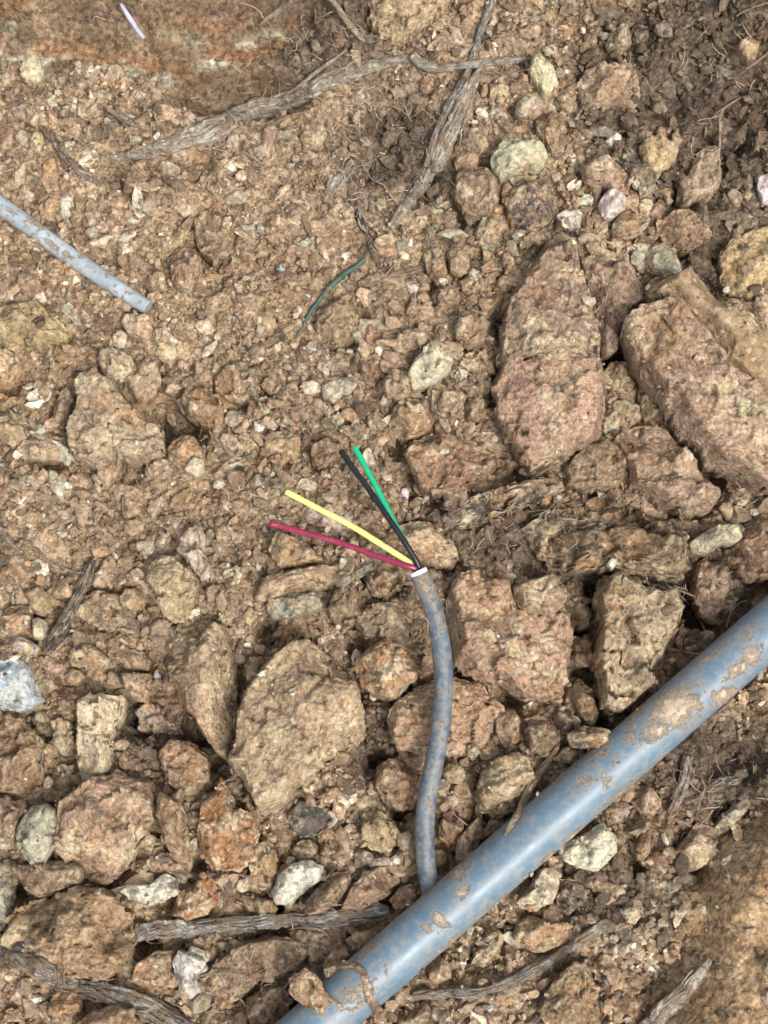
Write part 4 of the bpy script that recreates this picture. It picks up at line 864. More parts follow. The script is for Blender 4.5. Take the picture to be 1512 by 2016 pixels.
PEB = """98,338,19,36,.1,orange 103,402,20,27,.4,orange 186,262,20,15,.2,red 15,273,17,22,.3,red 178,222,28,16,.2,pink 138,208,21,9,.4,cream
104,199,14,11,0,cream 66,231,13,17,.3,cream 45,218,30,19,.2,gbrown 44,272,14,14,0,green 75,280,13,19,.1,yellow 62,138,24,24,.2,cream 366,415,16,13,.3,cream
322,452,10,7,.6,white 357,460,14,34,.6,tan 847,166,18,20,.2,red 830,432,15,17,0,cream 858,434,13,16,.2,orange 762,485,26,28,.3,orange 793,428,24,20,-.5,gbrown
750,402,12,15,0,green 750,292,16,18,.3,white 690,133,10,15,.2,rust 905,103,16,12,.1,green 980,180,20,20,0,tan 975,222,16,12,.1,green 524,296,13,28,.35,tan
615,268,30,28,.3,brown 1083,214,13,11,.1,white 1091,55,9,17,.1,white 1050,62,17,18,.1,pink 1208,281,19,18,.2,white 1376,431,16,16,.2,pink 1158,392,22,11,-.3,white
1334,274,16,15,0,pink 1303,262,12,12,0,tan 1128,312,8,11,.2,white 1097,350,15,10,.4,grey 1245,246,17,14,.1,pink 1270,265,13,10,0,pink 1235,310,10,10,0,cream
1308,378,18,18,0,orange 1314,394,12,14,0,pink 1215,482,17,14,0,tan 1263,485,20,14,.2,tan 1110,480,30,20,.2,brown 1022,465,10,10,0,white 1055,470,20,16,.3,tan
1271,408,14,18,.3,cream 1388,455,10,9,0,pink 1480,420,12,10,0,cream 1330,345,8,8,0,white 1474,95,22,22,0,tan 1470,385,12,12,0,brown 1300,215,14,12,0,gbrown
237,671,14,20,.15,cream 315,668,13,11,.6,cream 331,692,22,22,.4,tan 461,827,20,21,.3,green 150,555,12,12,0,white 70,942,25,13,.2,tan 68,921,9,7,.4,white
315,925,28,20,.1,gbrown 397,695,18,13,.2,red 385,920,22,18,.3,cream 450,925,30,12,-.3,cream 395,955,20,14,.1,tan 165,612,7,11,.3,cream 190,663,6,5,0,orange
245,600,20,14,.2,brown 60,560,30,25,.2,brown 40,590,20,12,0,pink 420,900,14,10,.3,green 480,860,13,10,0,pink 345,750,12,10,0,orange 372,640,14,12,0,tan
932,550,15,20,.3,white 992,560,17,19,.1,green 951,523,11,8,0,white 868,562,9,7,.2,white 897,560,8,7,0,green 812,568,13,9,0,white 795,978,11,17,.2,white
825,988,11,11,.2,white 612,766,20,17,.2,cream 537,757,21,27,.2,brown 574,764,14,13,.2,orange 670,795,13,10,.2,pink 705,778,13,20,.1,brown 690,818,22,17,.3,orange
765,640,13,11,0,cream 748,640,12,10,0,grey 760,662,14,12,0,tan 790,660,12,10,0,tan 620,560,16,14,.2,pink 612,540,9,12,.4,red 555,530,11,9,.2,blue
815,610,20,16,.2,brown 835,615,22,18,.1,pink 720,675,16,20,.1,cream 705,660,14,14,0,green 640,720,16,12,0,green 615,690,9,9,0,blue 543,950,18,14,.1,slate
536,970,16,14,.1,brown 605,955,20,15,.3,cream 640,935,12,9,.3,cream 665,942,9,9,0,white 665,1000,14,12,.3,tan 725,965,20,14,.1,tan 740,830,22,18,.2,brown
640,840,14,10,.2,tan 690,850,18,12,.4,brown 700,835,10,10,0,cream 590,815,20,16,.3,brown 560,830,20,14,.2,gbrown 520,810,18,12,.2,dark 900,700,16,12,.2,green
910,735,12,9,0,white 925,715,20,12,.1,grey 955,760,18,14,.3,brown 878,690,12,14,.2,brown 955,600,18,14,.1,gbrown 930,590,12,10,0,brown 965,545,12,16,0,pink
200,1085,18,16,.1,orange 165,1088,17,13,.1,tan 125,1014,13,13,0,grey 287,1078,22,17,.2,grey 155,1116,12,8,.5,blue 128,1084,6,5,0,blue 195,1145,17,16,.2,tan
130,1165,16,16,.2,yellow 262,1243,15,11,.3,pink 290,1262,16,14,.3,orange 225,1270,20,14,.2,brown 132,1277,15,7,.1,tan 12,1285,14,12,0,cream 205,1335,20,10,-.2,tan
312,1335,8,17,-.4,blue 285,1362,8,8,0,tan 133,1410,16,12,-.4,cream 85,1410,18,14,.1,green 245,1490,14,12,.2,cream 285,1435,14,10,.2,cream 340,1442,22,7,-.1,white
517,1330,18,9,-.5,white 575,1362,9,8,.3,white 470,1135,8,22,.2,cream 486,1105,10,24,.1,tan 470,1060,14,14,0,brown 440,1050,16,20,.2,brown 430,1180,20,14,.3,brown
445,1215,18,14,.2,brown 490,1215,14,20,.2,red 545,1232,12,9,0,gbrown 530,1260,18,10,-.7,brown 625,1250,20,12,.1,green 660,1250,14,10,.2,cream 690,1190,10,26,.2,tan
870,1290,10,14,0,gbrown 840,1300,12,14,0,tan 1090,1360,14,20,.3,red 1060,1310,10,10,0,orange 1140,1300,18,20,.3,tan 1155,1260,10,12,0,brown 1110,1340,12,10,0,cream
1390,1255,17,17,.1,gbrown 1340,1260,14,10,.2,green 1350,1330,20,14,-.5,gbrown 1240,1112,13,8,.1,pink 1205,1110,9,12,.2,white 1186,1075,9,6,0,white 1290,1118,6,5,0,white
350,1575,14,22,.2,gbrown 345,1690,16,12,.3,cream 272,1708,18,12,-.3,tan 290,1650,20,14,.2,gbrown 95,1545,12,18,.2,pink 120,1570,14,18,-.6,green 200,1730,24,14,.2,rust
460,1790,24,16,.2,tan 440,1812,22,10,.1,brown 480,1745,16,14,.1,cream 455,1830,8,8,0,cream 652,1642,22,17,.3,pink 691,1637,18,17,.1,cream 716,1690,22,22,.1,slate
780,1692,13,11,.1,white 800,1655,19,22,.2,gbrown 805,1610,11,10,0,grey 800,1720,14,22,.5,gbrown 660,1560,15,12,.2,brown 690,1570,16,14,.2,brown 712,1580,14,12,.1,tan
645,1530,14,11,.1,pink 680,1535,16,12,.2,tan 665,1590,13,11,0,tan 700,1605,10,10,0,brown 650,1605,10,9,0,cream 672,1610,10,8,0,tan 520,1690,8,8,.1,orange
892,1580,12,12,0,cream 900,1560,12,10,0,brown 865,1690,16,18,.1,pink 845,1735,10,10,0,gbrown 920,1600,12,12,0,brown 930,1480,14,16,.1,gbrown 915,1500,11,11,0,pink
1077,1790,14,14,0,orange 1048,1785,15,11,.1,orange 1092,1803,15,11,.1,slate 1197,1768,18,17,.3,orange 1286,1782,9,16,.2,cream 1255,1875,18,14,.5,orange 1260,1854,16,6,.2,white
1193,1893,18,17,.2,pink 1213,1918,12,14,.2,pink 1187,1932,16,9,.7,white 1212,1876,8,10,.2,cream 1238,1890,11,9,.2,tan 1218,1695,6,6,0,white 1340,1775,17,12,.2,pink
1358,1732,18,12,.2,grey 1380,1790,16,12,.2,pink 1165,1810,16,14,.2,brown 1140,1845,20,10,-.3,grey 1200,1845,18,12,.2,gbrown 1150,1760,16,12,.2,brown 1265,1625,18,14,.3,tan
1222,1640,12,20,.3,gbrown 1240,1605,8,8,0,brown 1300,1740,14,12,.2,brown 1170,1945,14,8,.3,pink 1335,1930,8,6,.2,cream 1256,1910,8,6,.1,cream 1245,1905,6,6,0,white
905,1950,20,12,.2,brown 990,1760,8,8,0,pink 950,1935,14,12,.1,tan 1310,1820,6,6,0,white 1090,1720,20,10,.4,green 1120,1600,1,1,0,tan 985,1905,12,9,0,brown 1020,1890,16,10,.2,brown"""
nrng = random.Random(5)
n_pebble = 0
def pebble(x, y, rx, ry, ang, colr, hf=0.68):
    global n_pebble
    size = 'tiny' if max(rx, ry) < 12 else ('small' if max(rx, ry) < 20 else 'fist-like')
    if size == 'fist-like': size = 'larger'
    lab = spot_label(x, y, size, colr)
    if lab is None: return
    h = max(1.6, hf * 2 * min(rx, ry) * PXM * 1000)
    stone('pebble', lab, 'pebble', colr, h, ellipse_poly(x, y, rx, ry, ang, nrng), group='pebbles scattered in the trench soil',
          square=6, res=0.55, facets=3, rough=0.8)
    n_pebble += 1
for e in PEB.split():
    x, y, rx, ry, an, colr = e.split(',')
    if float(rx) > 2: pebble(float(x), float(y), float(rx), float(ry), float(an), colr)

# ------------------------------------------------------------------ tubes: pipe, cable, wires, roots
def catmull(pts, step):
    pts = np.array(pts, float); n = len(pts)
    ext = np.vstack([2 * pts[0] - pts[1], pts, 2 * pts[-1] - pts[-2]])
    out = []
    for i in range(n - 1):
        p0, p1, p2, p3 = ext[i:i + 4]
        L = np.linalg.norm((p2 - p1)[:2]); m = max(2, int(L / step))
        t = np.linspace(0, 1, m, endpoint=False)[:, None]
        out.append(0.5 * (2 * p1 + (p2 - p0) * t + (2 * p0 - 5 * p1 + 4 * p2 - p3) * t ** 2 + (3 * p1 - p0 - 3 * p2 + p3) * t ** 3))
    out.append(pts[-1:])
    return np.vstack(out)

def sweep(C, rad, sides, seed=0, rough=0.0, flat=1.0, ridges=0, cap=True, closed_round=True):
    """skin a centre line C (N,3) with radii rad (N,); gives verts, quads, uv (per vertex), angle grid"""
    N = len(C)
    T = np.gradient(C, axis=0); T /= np.linalg.norm(T, axis=1)[:, None] + 1e-12
    up = np.array([0, 0, 1.0])
    S = np.cross(T, up); S /= np.linalg.norm(S, axis=1)[:, None] + 1e-9
    U = np.cross(S, T)
    a = np.linspace(0, 2 * math.pi, sides, endpoint=False)
    r = np.broadcast_to(rad[:, None], (N, sides)).copy()
    d = np.concatenate([[0], np.cumsum(np.linalg.norm(np.diff(C, axis=0), axis=1))])
    if rough or ridges:
        rm = rad.mean()
        q = np.stack([np.cos(a)[None] * 1.6 + 0 * d[:, None], np.sin(a)[None] * 1.6 + 0 * d[:, None], d[:, None] / (rm * 5) + seed * 3.1 + 0 * a[None]], -1)
        r = r * (1 + rough * fbm(q, 4, 0.6))
        if ridges:
            q2 = np.stack([np.cos(a)[None] * ridges + 0 * d[:, None], np.sin(a)[None] * ridges + 0 * d[:, None], d[:, None] / (rm * 14) + seed + 0 * a[None]], -1)
            r = r * (1 + 0.10 * fbm(q2, 2, ridged=True))
    V = C[:, None, :] + S[:, None, :] * (np.cos(a)[None] * r)[..., None] + U[:, None, :] * (np.sin(a)[None] * r * flat)[..., None]
    idx = np.arange(N * sides).reshape(N, sides)
    nxt = np.roll(idx, -1, axis=1)
    F = np.stack([idx[:-1], nxt[:-1], nxt[1:], idx[1:]], -1).reshape(-1, 4)
    V = V.reshape(-1, 3)
    uv = np.stack([np.repeat(d, sides), np.tile(a / (2 * math.pi), N) * 2 * math.pi * rad.mean()], -1)
    if cap:
        k = len(V)
        V = np.vstack([V, C[0], C[-1]]); uv = np.vstack([uv, uv[0], uv[-1]])
        cf = np.stack([nxt[0], idx[0], np.full(sides, k), np.full(sides, k)], -1)
        ce = np.stack([idx[-1], nxt[-1], np.full(sides, k + 1), np.full(sides, k + 1)], -1)
        return V, F, uv, (cf[:, :3], ce[:, :3])
    return V, F, uv, None

def tube_mesh(V, F, uv, caps, smooth=True, origin=None):
    me = bpy.data.meshes.new('tube')
    o = np.zeros(3) if origin is None else origin
    me.vertices.add(len(V)); me.vertices.foreach_set('co', (V - o).astype(np.float32).ravel())
    tri = np.zeros((0, 3), int) if caps is None else np.concatenate(caps)
    loops = np.concatenate([F.ravel(), tri.ravel()]).astype(np.int32)
    me.loops.add(len(loops)); me.loops.foreach_set('vertex_index', loops)
    me.polygons.add(len(F) + len(tri))
    me.polygons.foreach_set('loop_start', np.concatenate([np.arange(len(F)) * 4, len(F) * 4 + np.arange(len(tri)) * 3]).astype(np.int32))
    me.polygons.foreach_set('loop_total', np.concatenate([np.full(len(F), 4), np.full(len(tri), 3)]).astype(np.int32))
    me.polygons.foreach_set('use_smooth', np.concatenate([np.full(len(F), smooth), np.zeros(len(tri), bool)]))
    me.update(calc_edges=True)
    ul = me.uv_layers.new(name='UVMap'); ul.data.foreach_set('uv', uv[loops].astype(np.float32).ravel())
    return me

def box1(a, k):
    if k < 2: return a
    p = np.pad(a, (k // 2, k - 1 - k // 2), mode='edge')
    return np.convolve(p, np.ones(k) / k, mode='valid')

# --- the grey-blue pipe
PIPE_R = 0.0099
pa = at(np.array(452.0), np.array(2167.0), 0.008); pb = at(np.array(1640.0), np.array(1128.0), 0.010)
N = 420
tt = np.linspace(0, 1, N)[:, None]
PC = pa[None] * (1 - tt) + pb[None] * tt
PC[:, 2] += 0.0012 * np.sin(tt[:, 0] * 2.4)
V, F, uv, caps = sweep(PC, np.full(N, PIPE_R), 96)
qx, qy = proj(V[:, 0], V[:, 1], V[:, 2])
MUD = [(1330, 1395, 55, 38, 1.0), (1290, 1440, 40, 25, .7), (1450, 1320, 30, 16, .75), (1425, 1370, 32, 18, .8), (1480, 1290, 30, 22, .7), (1360, 1480, 24, 14, .35),
       (1150, 1540, 20, 14, .6), (1190, 1535, 14, 20, .6), (1125, 1560, 12, 10, .55), (910, 1757, 20, 12, .85), (865, 1810, 12, 28, .8), (838, 1825, 10, 12, .7),
       (900, 1715, 30, 18, .8), (1010, 1600, 30, 30, .5), (1280, 1310, 14, 12, .5), (1245, 1440, 26, 30, .55), (1210, 1500, 14, 10, .5), (1130, 1650, 34, 12, .75),
       (1180, 1610, 20, 10, .6), (760, 1900, 16, 10, .35), (1080, 1690, 26, 9, .6), (950, 1800, 30, 10, .5), (700, 1960, 60, 30, .5), (990, 1770, 30, 8, .6), (1300, 1500, 30, 10, .5), (1400, 1290, 60, 10, .5), (1260, 1400, 60, 12, .5), (1110, 1520, 60, 12, .55), (960, 1650, 60, 12, .5), (830, 1760, 60, 12, .5), (720, 1870, 50, 12, .55), (1220, 1560, 70, 8, .5), (1050, 1720, 70, 8, .5), (880, 1860, 70, 8, .45), (1470, 1250, 40, 14, .5), (1180, 1480, 30, 14, .6)]
mud = np.zeros(len(V))
for mx, my, rx, ry, a in MUD:
    # blobs lie along the pipe
    c_, s_ = math.cos(math.radians(-41)), math.sin(math.radians(-41))
    lx = (qx - mx) * c_ + (qy - my) * s_; ly = -(qx - mx) * s_ + (qy - my) * c_
    mud = np.maximum(mud, a * np.exp(-(lx / rx) ** 2 - (ly / ry) ** 2))
low = sstep(0.0, -0.9, (V[:, 2] - 0.009) / PIPE_R)
mud = np.maximum(mud, low * 0.7) * 0.86 + 0.13
bumpy = sstep(0.40, 0.55, mud + 0.5 * fbm(V * 300, 3))
pipe_me = tube_mesh(V, F, uv, caps)
put_attr(pipe_me, 'mud', mud, 'FLOAT')
pipe = link('plastic_pipe', None, None, label='thick blue grey plastic pipe smeared with mud, crossing the lower right', cat='pipe')
link('pipe_wall', pipe_me, M_PIPE, parent=pipe)
raise_h(V); raise_h(V[:-2] * 0.5 + np.roll(V[:-2], 1, 0) * 0.5)
PIPE_LINE = (proj(PC[:, 0], PC[:, 1], PC[:, 2]))

# --- laying a line over whatever is beneath it
def drape(pts_px, dz=0.0, win=9, step=4.0, zmin=None, lift=0.3, rpx=None):
    """pts (x,y,r px[,extra mm]) -> centre line in metres and radii"""
    P = catmull([(p[0], p[1], p[2], p[3] if len(p) > 3 else 0.0) for p in pts_px], step)
    r = P[:, 2] * PXM
    w = at(P[:, 0], P[:, 1], 0.0)
    z = h_at(w[:, 0], w[:, 1])
    for _ in range(2):
        w = at(P[:, 0], P[:, 1], z); z = h_at(w[:, 0], w[:, 1])
    z = np.maximum(box1(z, win), box1(np.maximum(z, box1(z, win)), win))
    z = box1(z, max(3, win // 2))
    z = z + r * lift + dz * 1e-3 + P[:, 3] * 1e-3
    if zmin is not None: z = np.maximum(z, zmin)
    return at(P[:, 0], P[:, 1], z), r, P

# --- cut cable with four wires
cable = link('cut_cable', None, None, label='blue grey cable coming from under the pipe, its four coloured wires fanned out', cat='cable')
CP = [(852, 1775, 18.5), (845, 1735, 18.5), (838, 1690, 18.5), (836, 1640, 18), (840, 1580, 18), (851, 1520, 18), (863, 1460, 18), (871, 1400, 18),
      (874, 1335, 18), (868, 1270, 18.5), (857, 1215, 18.5), (843, 1170, 18.5), (826, 1131, 18.5)]
P = catmull(CP, 3.0)
n = len(P); s = np.linspace(0, 1, n)
w = at(P[:, 0], P[:, 1], 0.012)
zh = h_at(w[:, 0], w[:, 1]); zh[: n // 7] = 0.004
zc = np.interp(s, [0, .1, .2, .35, .5, .65, .8, .92, 1], [0.001, 0.004, 0.010, 0.016, 0.020, 0.022, 0.0245, 0.0275, 0.031])
zc = np.maximum(zc, box1(zh, 25) + 0.0022); zc[: n // 9] = np.minimum(zc[: n // 9], 0.006); zc = box1(zc, 25)
CC = at(P[:, 0], P[:, 1], zc)
V, F, uv, caps = sweep(CC, np.full(n, 0.00355) * (1 + 0.012 * np.sin(s * 60)), 40, rough=0.02)
qx, qy = proj(V[:, 0], V[:, 1], V[:, 2])
mud = 0.24 + 0.0 * qx
for mx, my, rx, ry, a in [(835, 1150, 30, 26, .75), (855, 1175, 12, 30, .6), (868, 1225, 8, 40, .55), (868, 1365, 10, 16, .6), (866, 1425, 12, 14, .75), (872, 1390, 8, 14, .6), (868, 1455, 16, 5, .7),
                          (860, 1520, 14, 30, .4), (845, 1580, 10, 30, .55), (855, 1560, 10, 20, .5), (840, 1640, 20, 40, .38), (850, 1700, 10, 20, .4), (822, 1700, 6, 60, .5)]:
    mud = np.maximum(mud, a * np.exp(-((qx - mx) / rx) ** 2 - ((qy - my) / ry) ** 2))
me = tube_mesh(V, F, uv, (caps[0],)); put_attr(me, 'mud', mud * 0.85, 'FLOAT')
link('sheath', me, M_SHEATH, parent=cable)
raise_h(V)
tipd = CC[-1] - CC[-6]; tipd /= np.linalg.norm(tipd)
# white inner sleeve: a short open ring that stands out of the sheath
def ring(C0, d, r0, r1, length, sides=32, wob=0.05):
    d = d / np.linalg.norm(d)
    sx = np.cross(d, (0, 0, 1.0)); sx /= np.linalg.norm(sx); sy = np.cross(sx, d)
    a = np.linspace(0, 2 * math.pi, sides, endpoint=False)
    vs = []
    for rr, off in ((r1, -0.002), (r1, length * 0.8), (r1 * 0.97, length), (r0, length), (r0, length * 0.2), (0.0001, -0.0005)):
        wv = 1 + wob * np.sin(a * 3 + off * 900)
        vs.append(C0 + d * off + sx * (np.cos(a) * rr)[:, None] + sy * (np.sin(a) * rr * wv)[:, None])
    V = np.vstack(vs); idx = np.arange(len(V)).reshape(len(vs), sides); nx_ = np.roll(idx, -1, 1)
    F = np.stack([idx[:-1], nx_[:-1], nx_[1:], idx[1:]], -1).reshape(-1, 4)
    return V, F
V, F = ring(CC[-1], tipd, 0.0023, 0.0034, 0.0017)
link('inner_sleeve', mesh_fast('sleeve', V, F, 4), M_WHITE, parent=cable, label='white inner sleeve ring at the cut end')

def wire(pts, r_mm, mat, lab, bulge=None, core=False):
    # pts: (px, py, z mm)
    P = catmull([(p[0], p[1], p[2]) for p in pts], 4.0)
    C = at(P[:, 0], P[:, 1], P[:, 2] * 1e-3)
    C = C + 0.0002 * np.stack([fbm(C * 45 + 3, 2), fbm(C * 45 + 9, 2), 0.6 * fbm(C * 45 + 17, 2)], -1) * sstep(0, 12, np.arange(len(C)))[:, None]
    n = len(C); r = np.full(n, r_mm * 1e-3) * (1 + 0.03 * np.sin(np.arange(n) * 0.7))
    if bulge: r[-4:] *= np.array([1.05, bulge, bulge * 1.05, bulge * 0.8])
    V, F, uv, caps = sweep(C, r, 20, seed=len(lab), rough=0.03)
    o = link('wire', tube_mesh(V, F, uv, caps), mat, parent=cable, label=lab)
    d = C[-1] - C[-3]; d /= np.linalg.norm(d)
    V, F, uv, caps = sweep(np.array([C[-1] - d * 0.001, C[-1] + d * 0.00025]), np.full(2, r_mm * 0.45e-3), 12)
    link('copper_core', tube_mesh(V, F, uv, caps), M_COPPER, parent=o)
    return C
e = CC[-1]; ez = e[2] * 1000
wire([(833, 1150, ez - 3), (824, 1116, ez + 0.6), (800, 1072, ez + 2.5), (765, 1020, ez + 2.5), (722, 958, ez + 1), (690, 916, ez), (671, 888, ez - 1)], 1.12, M_BLK, 'straight black wire')
wire([(831, 1148, ez - 3.5), (819, 1110, ez - 1.2), (797, 1066, ez - 0.8), (775, 1028, ez - 1.5), (745, 968, ez - 2), (715, 912, ez - 2.5), (697, 879, ez - 2.5)], 1.12, M_GRN, 'bright green wire')
wire([(828, 1148, ez - 3), (816, 1118, ez - 1), (795, 1100, ez - 0.6), (745, 1068, ez - 1), (690, 1034, ez - 2), (625, 1000, ez - 3), (563, 968, ez - 3.5)], 1.12, M_YEL, 'pale yellow wire')
wire([(828, 1148, ez - 2.5), (817, 1121, ez + 0.6), (795, 1113, ez + 1), (735, 1092, ez - 1), (660, 1066, ez - 3.5), (590, 1046, ez - 5), (531, 1031, ez - 6)], 1.12, M_RED, 'crimson red wire with a bulged tip', bulge=1.35)

# --- cut conduit at the left
P = catmull([(-60, 362, 19), (0, 404, 19), (80, 462, 19), (150, 512, 18), (220, 560, 17), (270, 593, 16), (292, 606, 15)], 3.0)
n = len(P)
w = at(P[:, 0], P[:, 1], 0.004); zz = box1(h_at(w[:, 0], w[:, 1]), 41) + 0.0022; zz = box1(zz, 31)
C = at(P[:, 0], P[:, 1], zz); COND = C
V, F, uv, caps = sweep(C, P[:, 2] * PXM, 40, rough=0.025)
qx, qy = proj(V[:, 0], V[:, 1], V[:, 2])
mud = 0.40 + 0 * qx
for mx, my, rx, ry, a in [(20, 415, 24, 8, .8), (70, 440, 30, 10, .9), (100, 480, 26, 9, .9), (130, 500, 20, 8, .9), (160, 505, 16, 8, .7), (0, 440, 20, 14, .8), (40, 460, 30, 8, .7)]:
    c_, s_ = math.cos(.6), math.sin(.6); lx = (qx - mx) * c_ + (qy - my) * s_; ly = -(qx - mx) * s_ + (qy - my) * c_
    mud = np.maximum(mud, a * np.exp(-(lx / rx) ** 2 - (ly / ry) ** 2))
me = tube_mesh(V, F, uv, caps); put_attr(me, 'mud', mud * 0.8, 'FLOAT')
cond = link('cable_stub', None, None, label='pale blue grey cable stub poking in from the left edge', cat='cable')
link('sheath', me, M_SHEATH2, parent=cond)
raise_h(V)

# ------------------------------------------------------------------ roots and twigs
def root(name, label, cat, pts, col=(0.24, 0.19, 0.145), rough=0.25, flat=0.8, sides=18, ridges=2.2, win=11, dz=0.0, lift=0.35, mat=None, group='roots in the soil', step=3.0, strands=0):
    C, r, P = drape(pts, dz=dz, win=win, step=step, lift=lift)
    _seed[0] += 1
    C = C + 0.12 * r[:, None] * np.stack([fbm(C * 180 + _seed[0], 2), fbm(C * 180 + 9 + _seed[0], 2), 0 * r], -1) * 2
    V, F, uv, caps = sweep(C, r * (0.86 if strands else 1.0), sides, seed=_seed[0] * 0.37, rough=rough, flat=flat, ridges=ridges)
    rg_ = np.random.default_rng(_seed[0])
    for k in range(strands):                       # splintered fibres lying along the root
        n_ = len(C); i0 = int(rg_.uniform(0, 0.55) * n_); i1 = min(n_, i0 + int(rg_.uniform(0.25, 0.6) * n_))
        if i1 - i0 < 6: continue
        sub = C[i0:i1]; rr_ = r[i0:i1]; T_ = np.gradient(sub, axis=0); T_ /= np.linalg.norm(T_, axis=1)[:, None]
        S_ = np.cross(T_, (0, 0, 1.0)); an = rg_.uniform(0.1, math.pi - 0.1) + 0.5 * fbm(sub * 60 + k * 7, 2)
        off_ = S_ * (np.cos(an) * rr_ * 0.95)[:, None] + np.array([0, 0, 1.0])[None] * (np.sin(an) * rr_ * 0.95 * flat)[:, None]
        splay = np.linspace(0, 1, i1 - i0) ** 4 * rg_.uniform(0, 1.2)
        off_ = off_ * (1 + splay[:, None])
        v_, f_, u_, cp_ = sweep(sub + off_, rr_ * rg_.uniform(0.10, 0.26) * np.linspace(1, 0.35, i1 - i0), 7, seed=k, rough=0.3)
        f_ = f_ + len(V); cp_ = tuple(q_ + len(V) for q_ in cp_); V = np.vstack([V, v_]); F = np.vstack([F, f_]); uv = np.vstack([uv, u_ + k * 0.013]); caps = (*caps, *cp_)
    org = np.array([*C[len(C) // 2][:2], C[len(C) // 2][2]])
    o = link(name, tube_mesh(V, F, uv, caps, origin=org), mat or M_BARK, label=label, cat=cat, group=group, color=col)
    o.location = org
    raise_h(V)
    LINES.append((C, r))
    return o
LINES = []
GREY = (0.20, 0.185, 0.17); PALE = (0.50, 0.43, 0.33); TANR = (0.34, 0.255, 0.165); DARK = (0.075, 0.062, 0.055)
root('thick_root', 'thick pale flaky root crossing the upper left', 'root', [(215, 308, 8), (260, 305, 12), (330, 287, 18), (400, 262, 23), (450, 238, 24), (520, 214, 22), (590, 190, 20), (650, 160, 16), (710, 138, 14), (770, 122, 11), (810, 112, 9)],
     col=(0.56, 0.50, 0.40), rough=0.5, flat=0.6, sides=36, ridges=3, strands=16)
root('forked_root', 'thick pale forked root slanting down, upper centre', 'root', [(948, 135, 9), (930, 165, 13), (908, 215, 17), (884, 262, 18), (862, 312, 17), (838, 350, 16), (812, 388, 13), (785, 425, 11), (768, 450, 7)], col=(0.54, 0.48, 0.385), rough=0.45, flat=0.7, sides=32, dz=1, strands=12)
root('thin_root', 'thin dark root running beside the forked root', 'root', [(918, 150, 7), (900, 178, 8), (880, 215, 8), (862, 255, 7), (848, 295, 7), (838, 330, 5)], col=GREY, dz=2)
root('thin_root', 'thin bluish grey root dropping from the top edge', 'root', [(972, -20, 7), (962, 15, 7), (950, 55, 7), (938, 90, 6), (925, 125, 7), (915, 155, 6)], col=(0.26, 0.28, 0.27), dz=2)
root('thin_root', 'whitish root lying level below the top rock', 'root', [(812, 108, 9), (832, 128, 11), (865, 135, 9), (900, 130, 8), (940, 125, 8), (985, 120, 8), (1030, 116, 6), (1045, 116, 3)], col=(0.42, 0.39, 0.32), dz=2)
root('twig', 'thin brown twig at left above the cable stub', 'twig', [(80, 250, 4), (96, 268, 6), (120, 300, 7), (150, 330, 8), (178, 350, 7), (200, 362, 5)], col=(0.20, 0.15, 0.12), dz=1)
root('twig', 'pale forked rootlet at the end of thin brown twig', 'twig', [(192, 366, 2), (205, 360, 2), (214, 345, 2)], col=PALE, ridges=0, dz=1)
root('twig', 'pale twig stub leaning toward the pit, upper left', 'twig', [(205, 205, 4), (225, 222, 6), (250, 238, 5), (270, 248, 4)], col=(0.36, 0.31, 0.24), dz=1)
root('twig', 'greyish pale twig at the top edge, left of centre', 'twig', [(512, 48, 2), (535, 30, 5), (560, 14, 6), (585, -8, 6)], col=PALE, dz=4)
root('twig', 'pale tipped twig left of the crumbly top rock', 'twig', [(648, -8, 5), (668, 20, 6), (690, 50, 6), (708, 72, 5), (718, 82, 2)], col=(0.55, 0.48, 0.40), dz=4)
root('twig', 'long thin grey twig above the thick root', 'twig', [(560, 192, 2), (590, 168, 3), (625, 140, 4), (660, 115, 3), (682, 98, 2)], col=(0.44, 0.39, 0.34), dz=5)
root('wire_scrap', 'shiny whitish plastic scrap on the upper left bank', 'scrap', [(238, 8, 3), (252, 30, 5), (268, 55, 5), (284, 76, 4)], mat=M_PALEPL, ridges=0, rough=0.1, group=None, dz=1)
root('green_string', 'dark green string piece above the round brown stone', 'string', [(584, 664, 2), (598, 638, 3.2), (618, 605, 4), (645, 570, 4.5), (672, 545, 5), (700, 525, 4.5), (718, 508, 4)], mat=M_STRING, ridges=0, rough=0.1, sides=12, group=None, dz=1.5)
root('thin_root', 'dark thin root hanging at upper centre', 'root', [(690, 375, 7), (702, 405, 8), (714, 440, 7), (728, 475, 6), (740, 505, 5), (752, 530, 3)], col=DARK, dz=1)
root('thin_root', 'short dark twin root right of hanging dark root', 'root', [(738, 312, 4), (734, 345, 4), (732, 380, 5), (728, 420, 4)], col=DARK, dz=1)
root('thin_root', 'pale lumpy root crown left of hanging dark root', 'root', [(640, 400, 9), (655, 370, 13), (675, 345, 14), (695, 318, 9)], col=(0.48, 0.44, 0.38), rough=0.6, dz=0, strands=8)
root('twig', 'thin curling rootlet below the forked root, pale', 'twig', [(712, 320, 1.6), (730, 350, 2), (755, 365, 2), (770, 385, 2), (786, 405, 1.5)], col=PALE, ridges=0, dz=3)
root('twig', 'short dark twig above the green string', 'twig', [(575, 398, 2), (588, 418, 4), (602, 445, 4), (612, 468, 2)], col=(0.25, 0.21, 0.19), dz=1)
root('twig', 'pale thin twig left of upper gravel, below thick root', 'twig', [(482, 300, 2), (500, 312, 3), (522, 328, 3), (540, 345, 2)], col=PALE, dz=1)
root('flat_root', 'flat tan root flake right of the green string', 'root', [(705, 560, 6), (730, 555, 12), (765, 545, 13), (800, 538, 11), (830, 528, 6)], col=TANR, flat=0.5, rough=0.4)
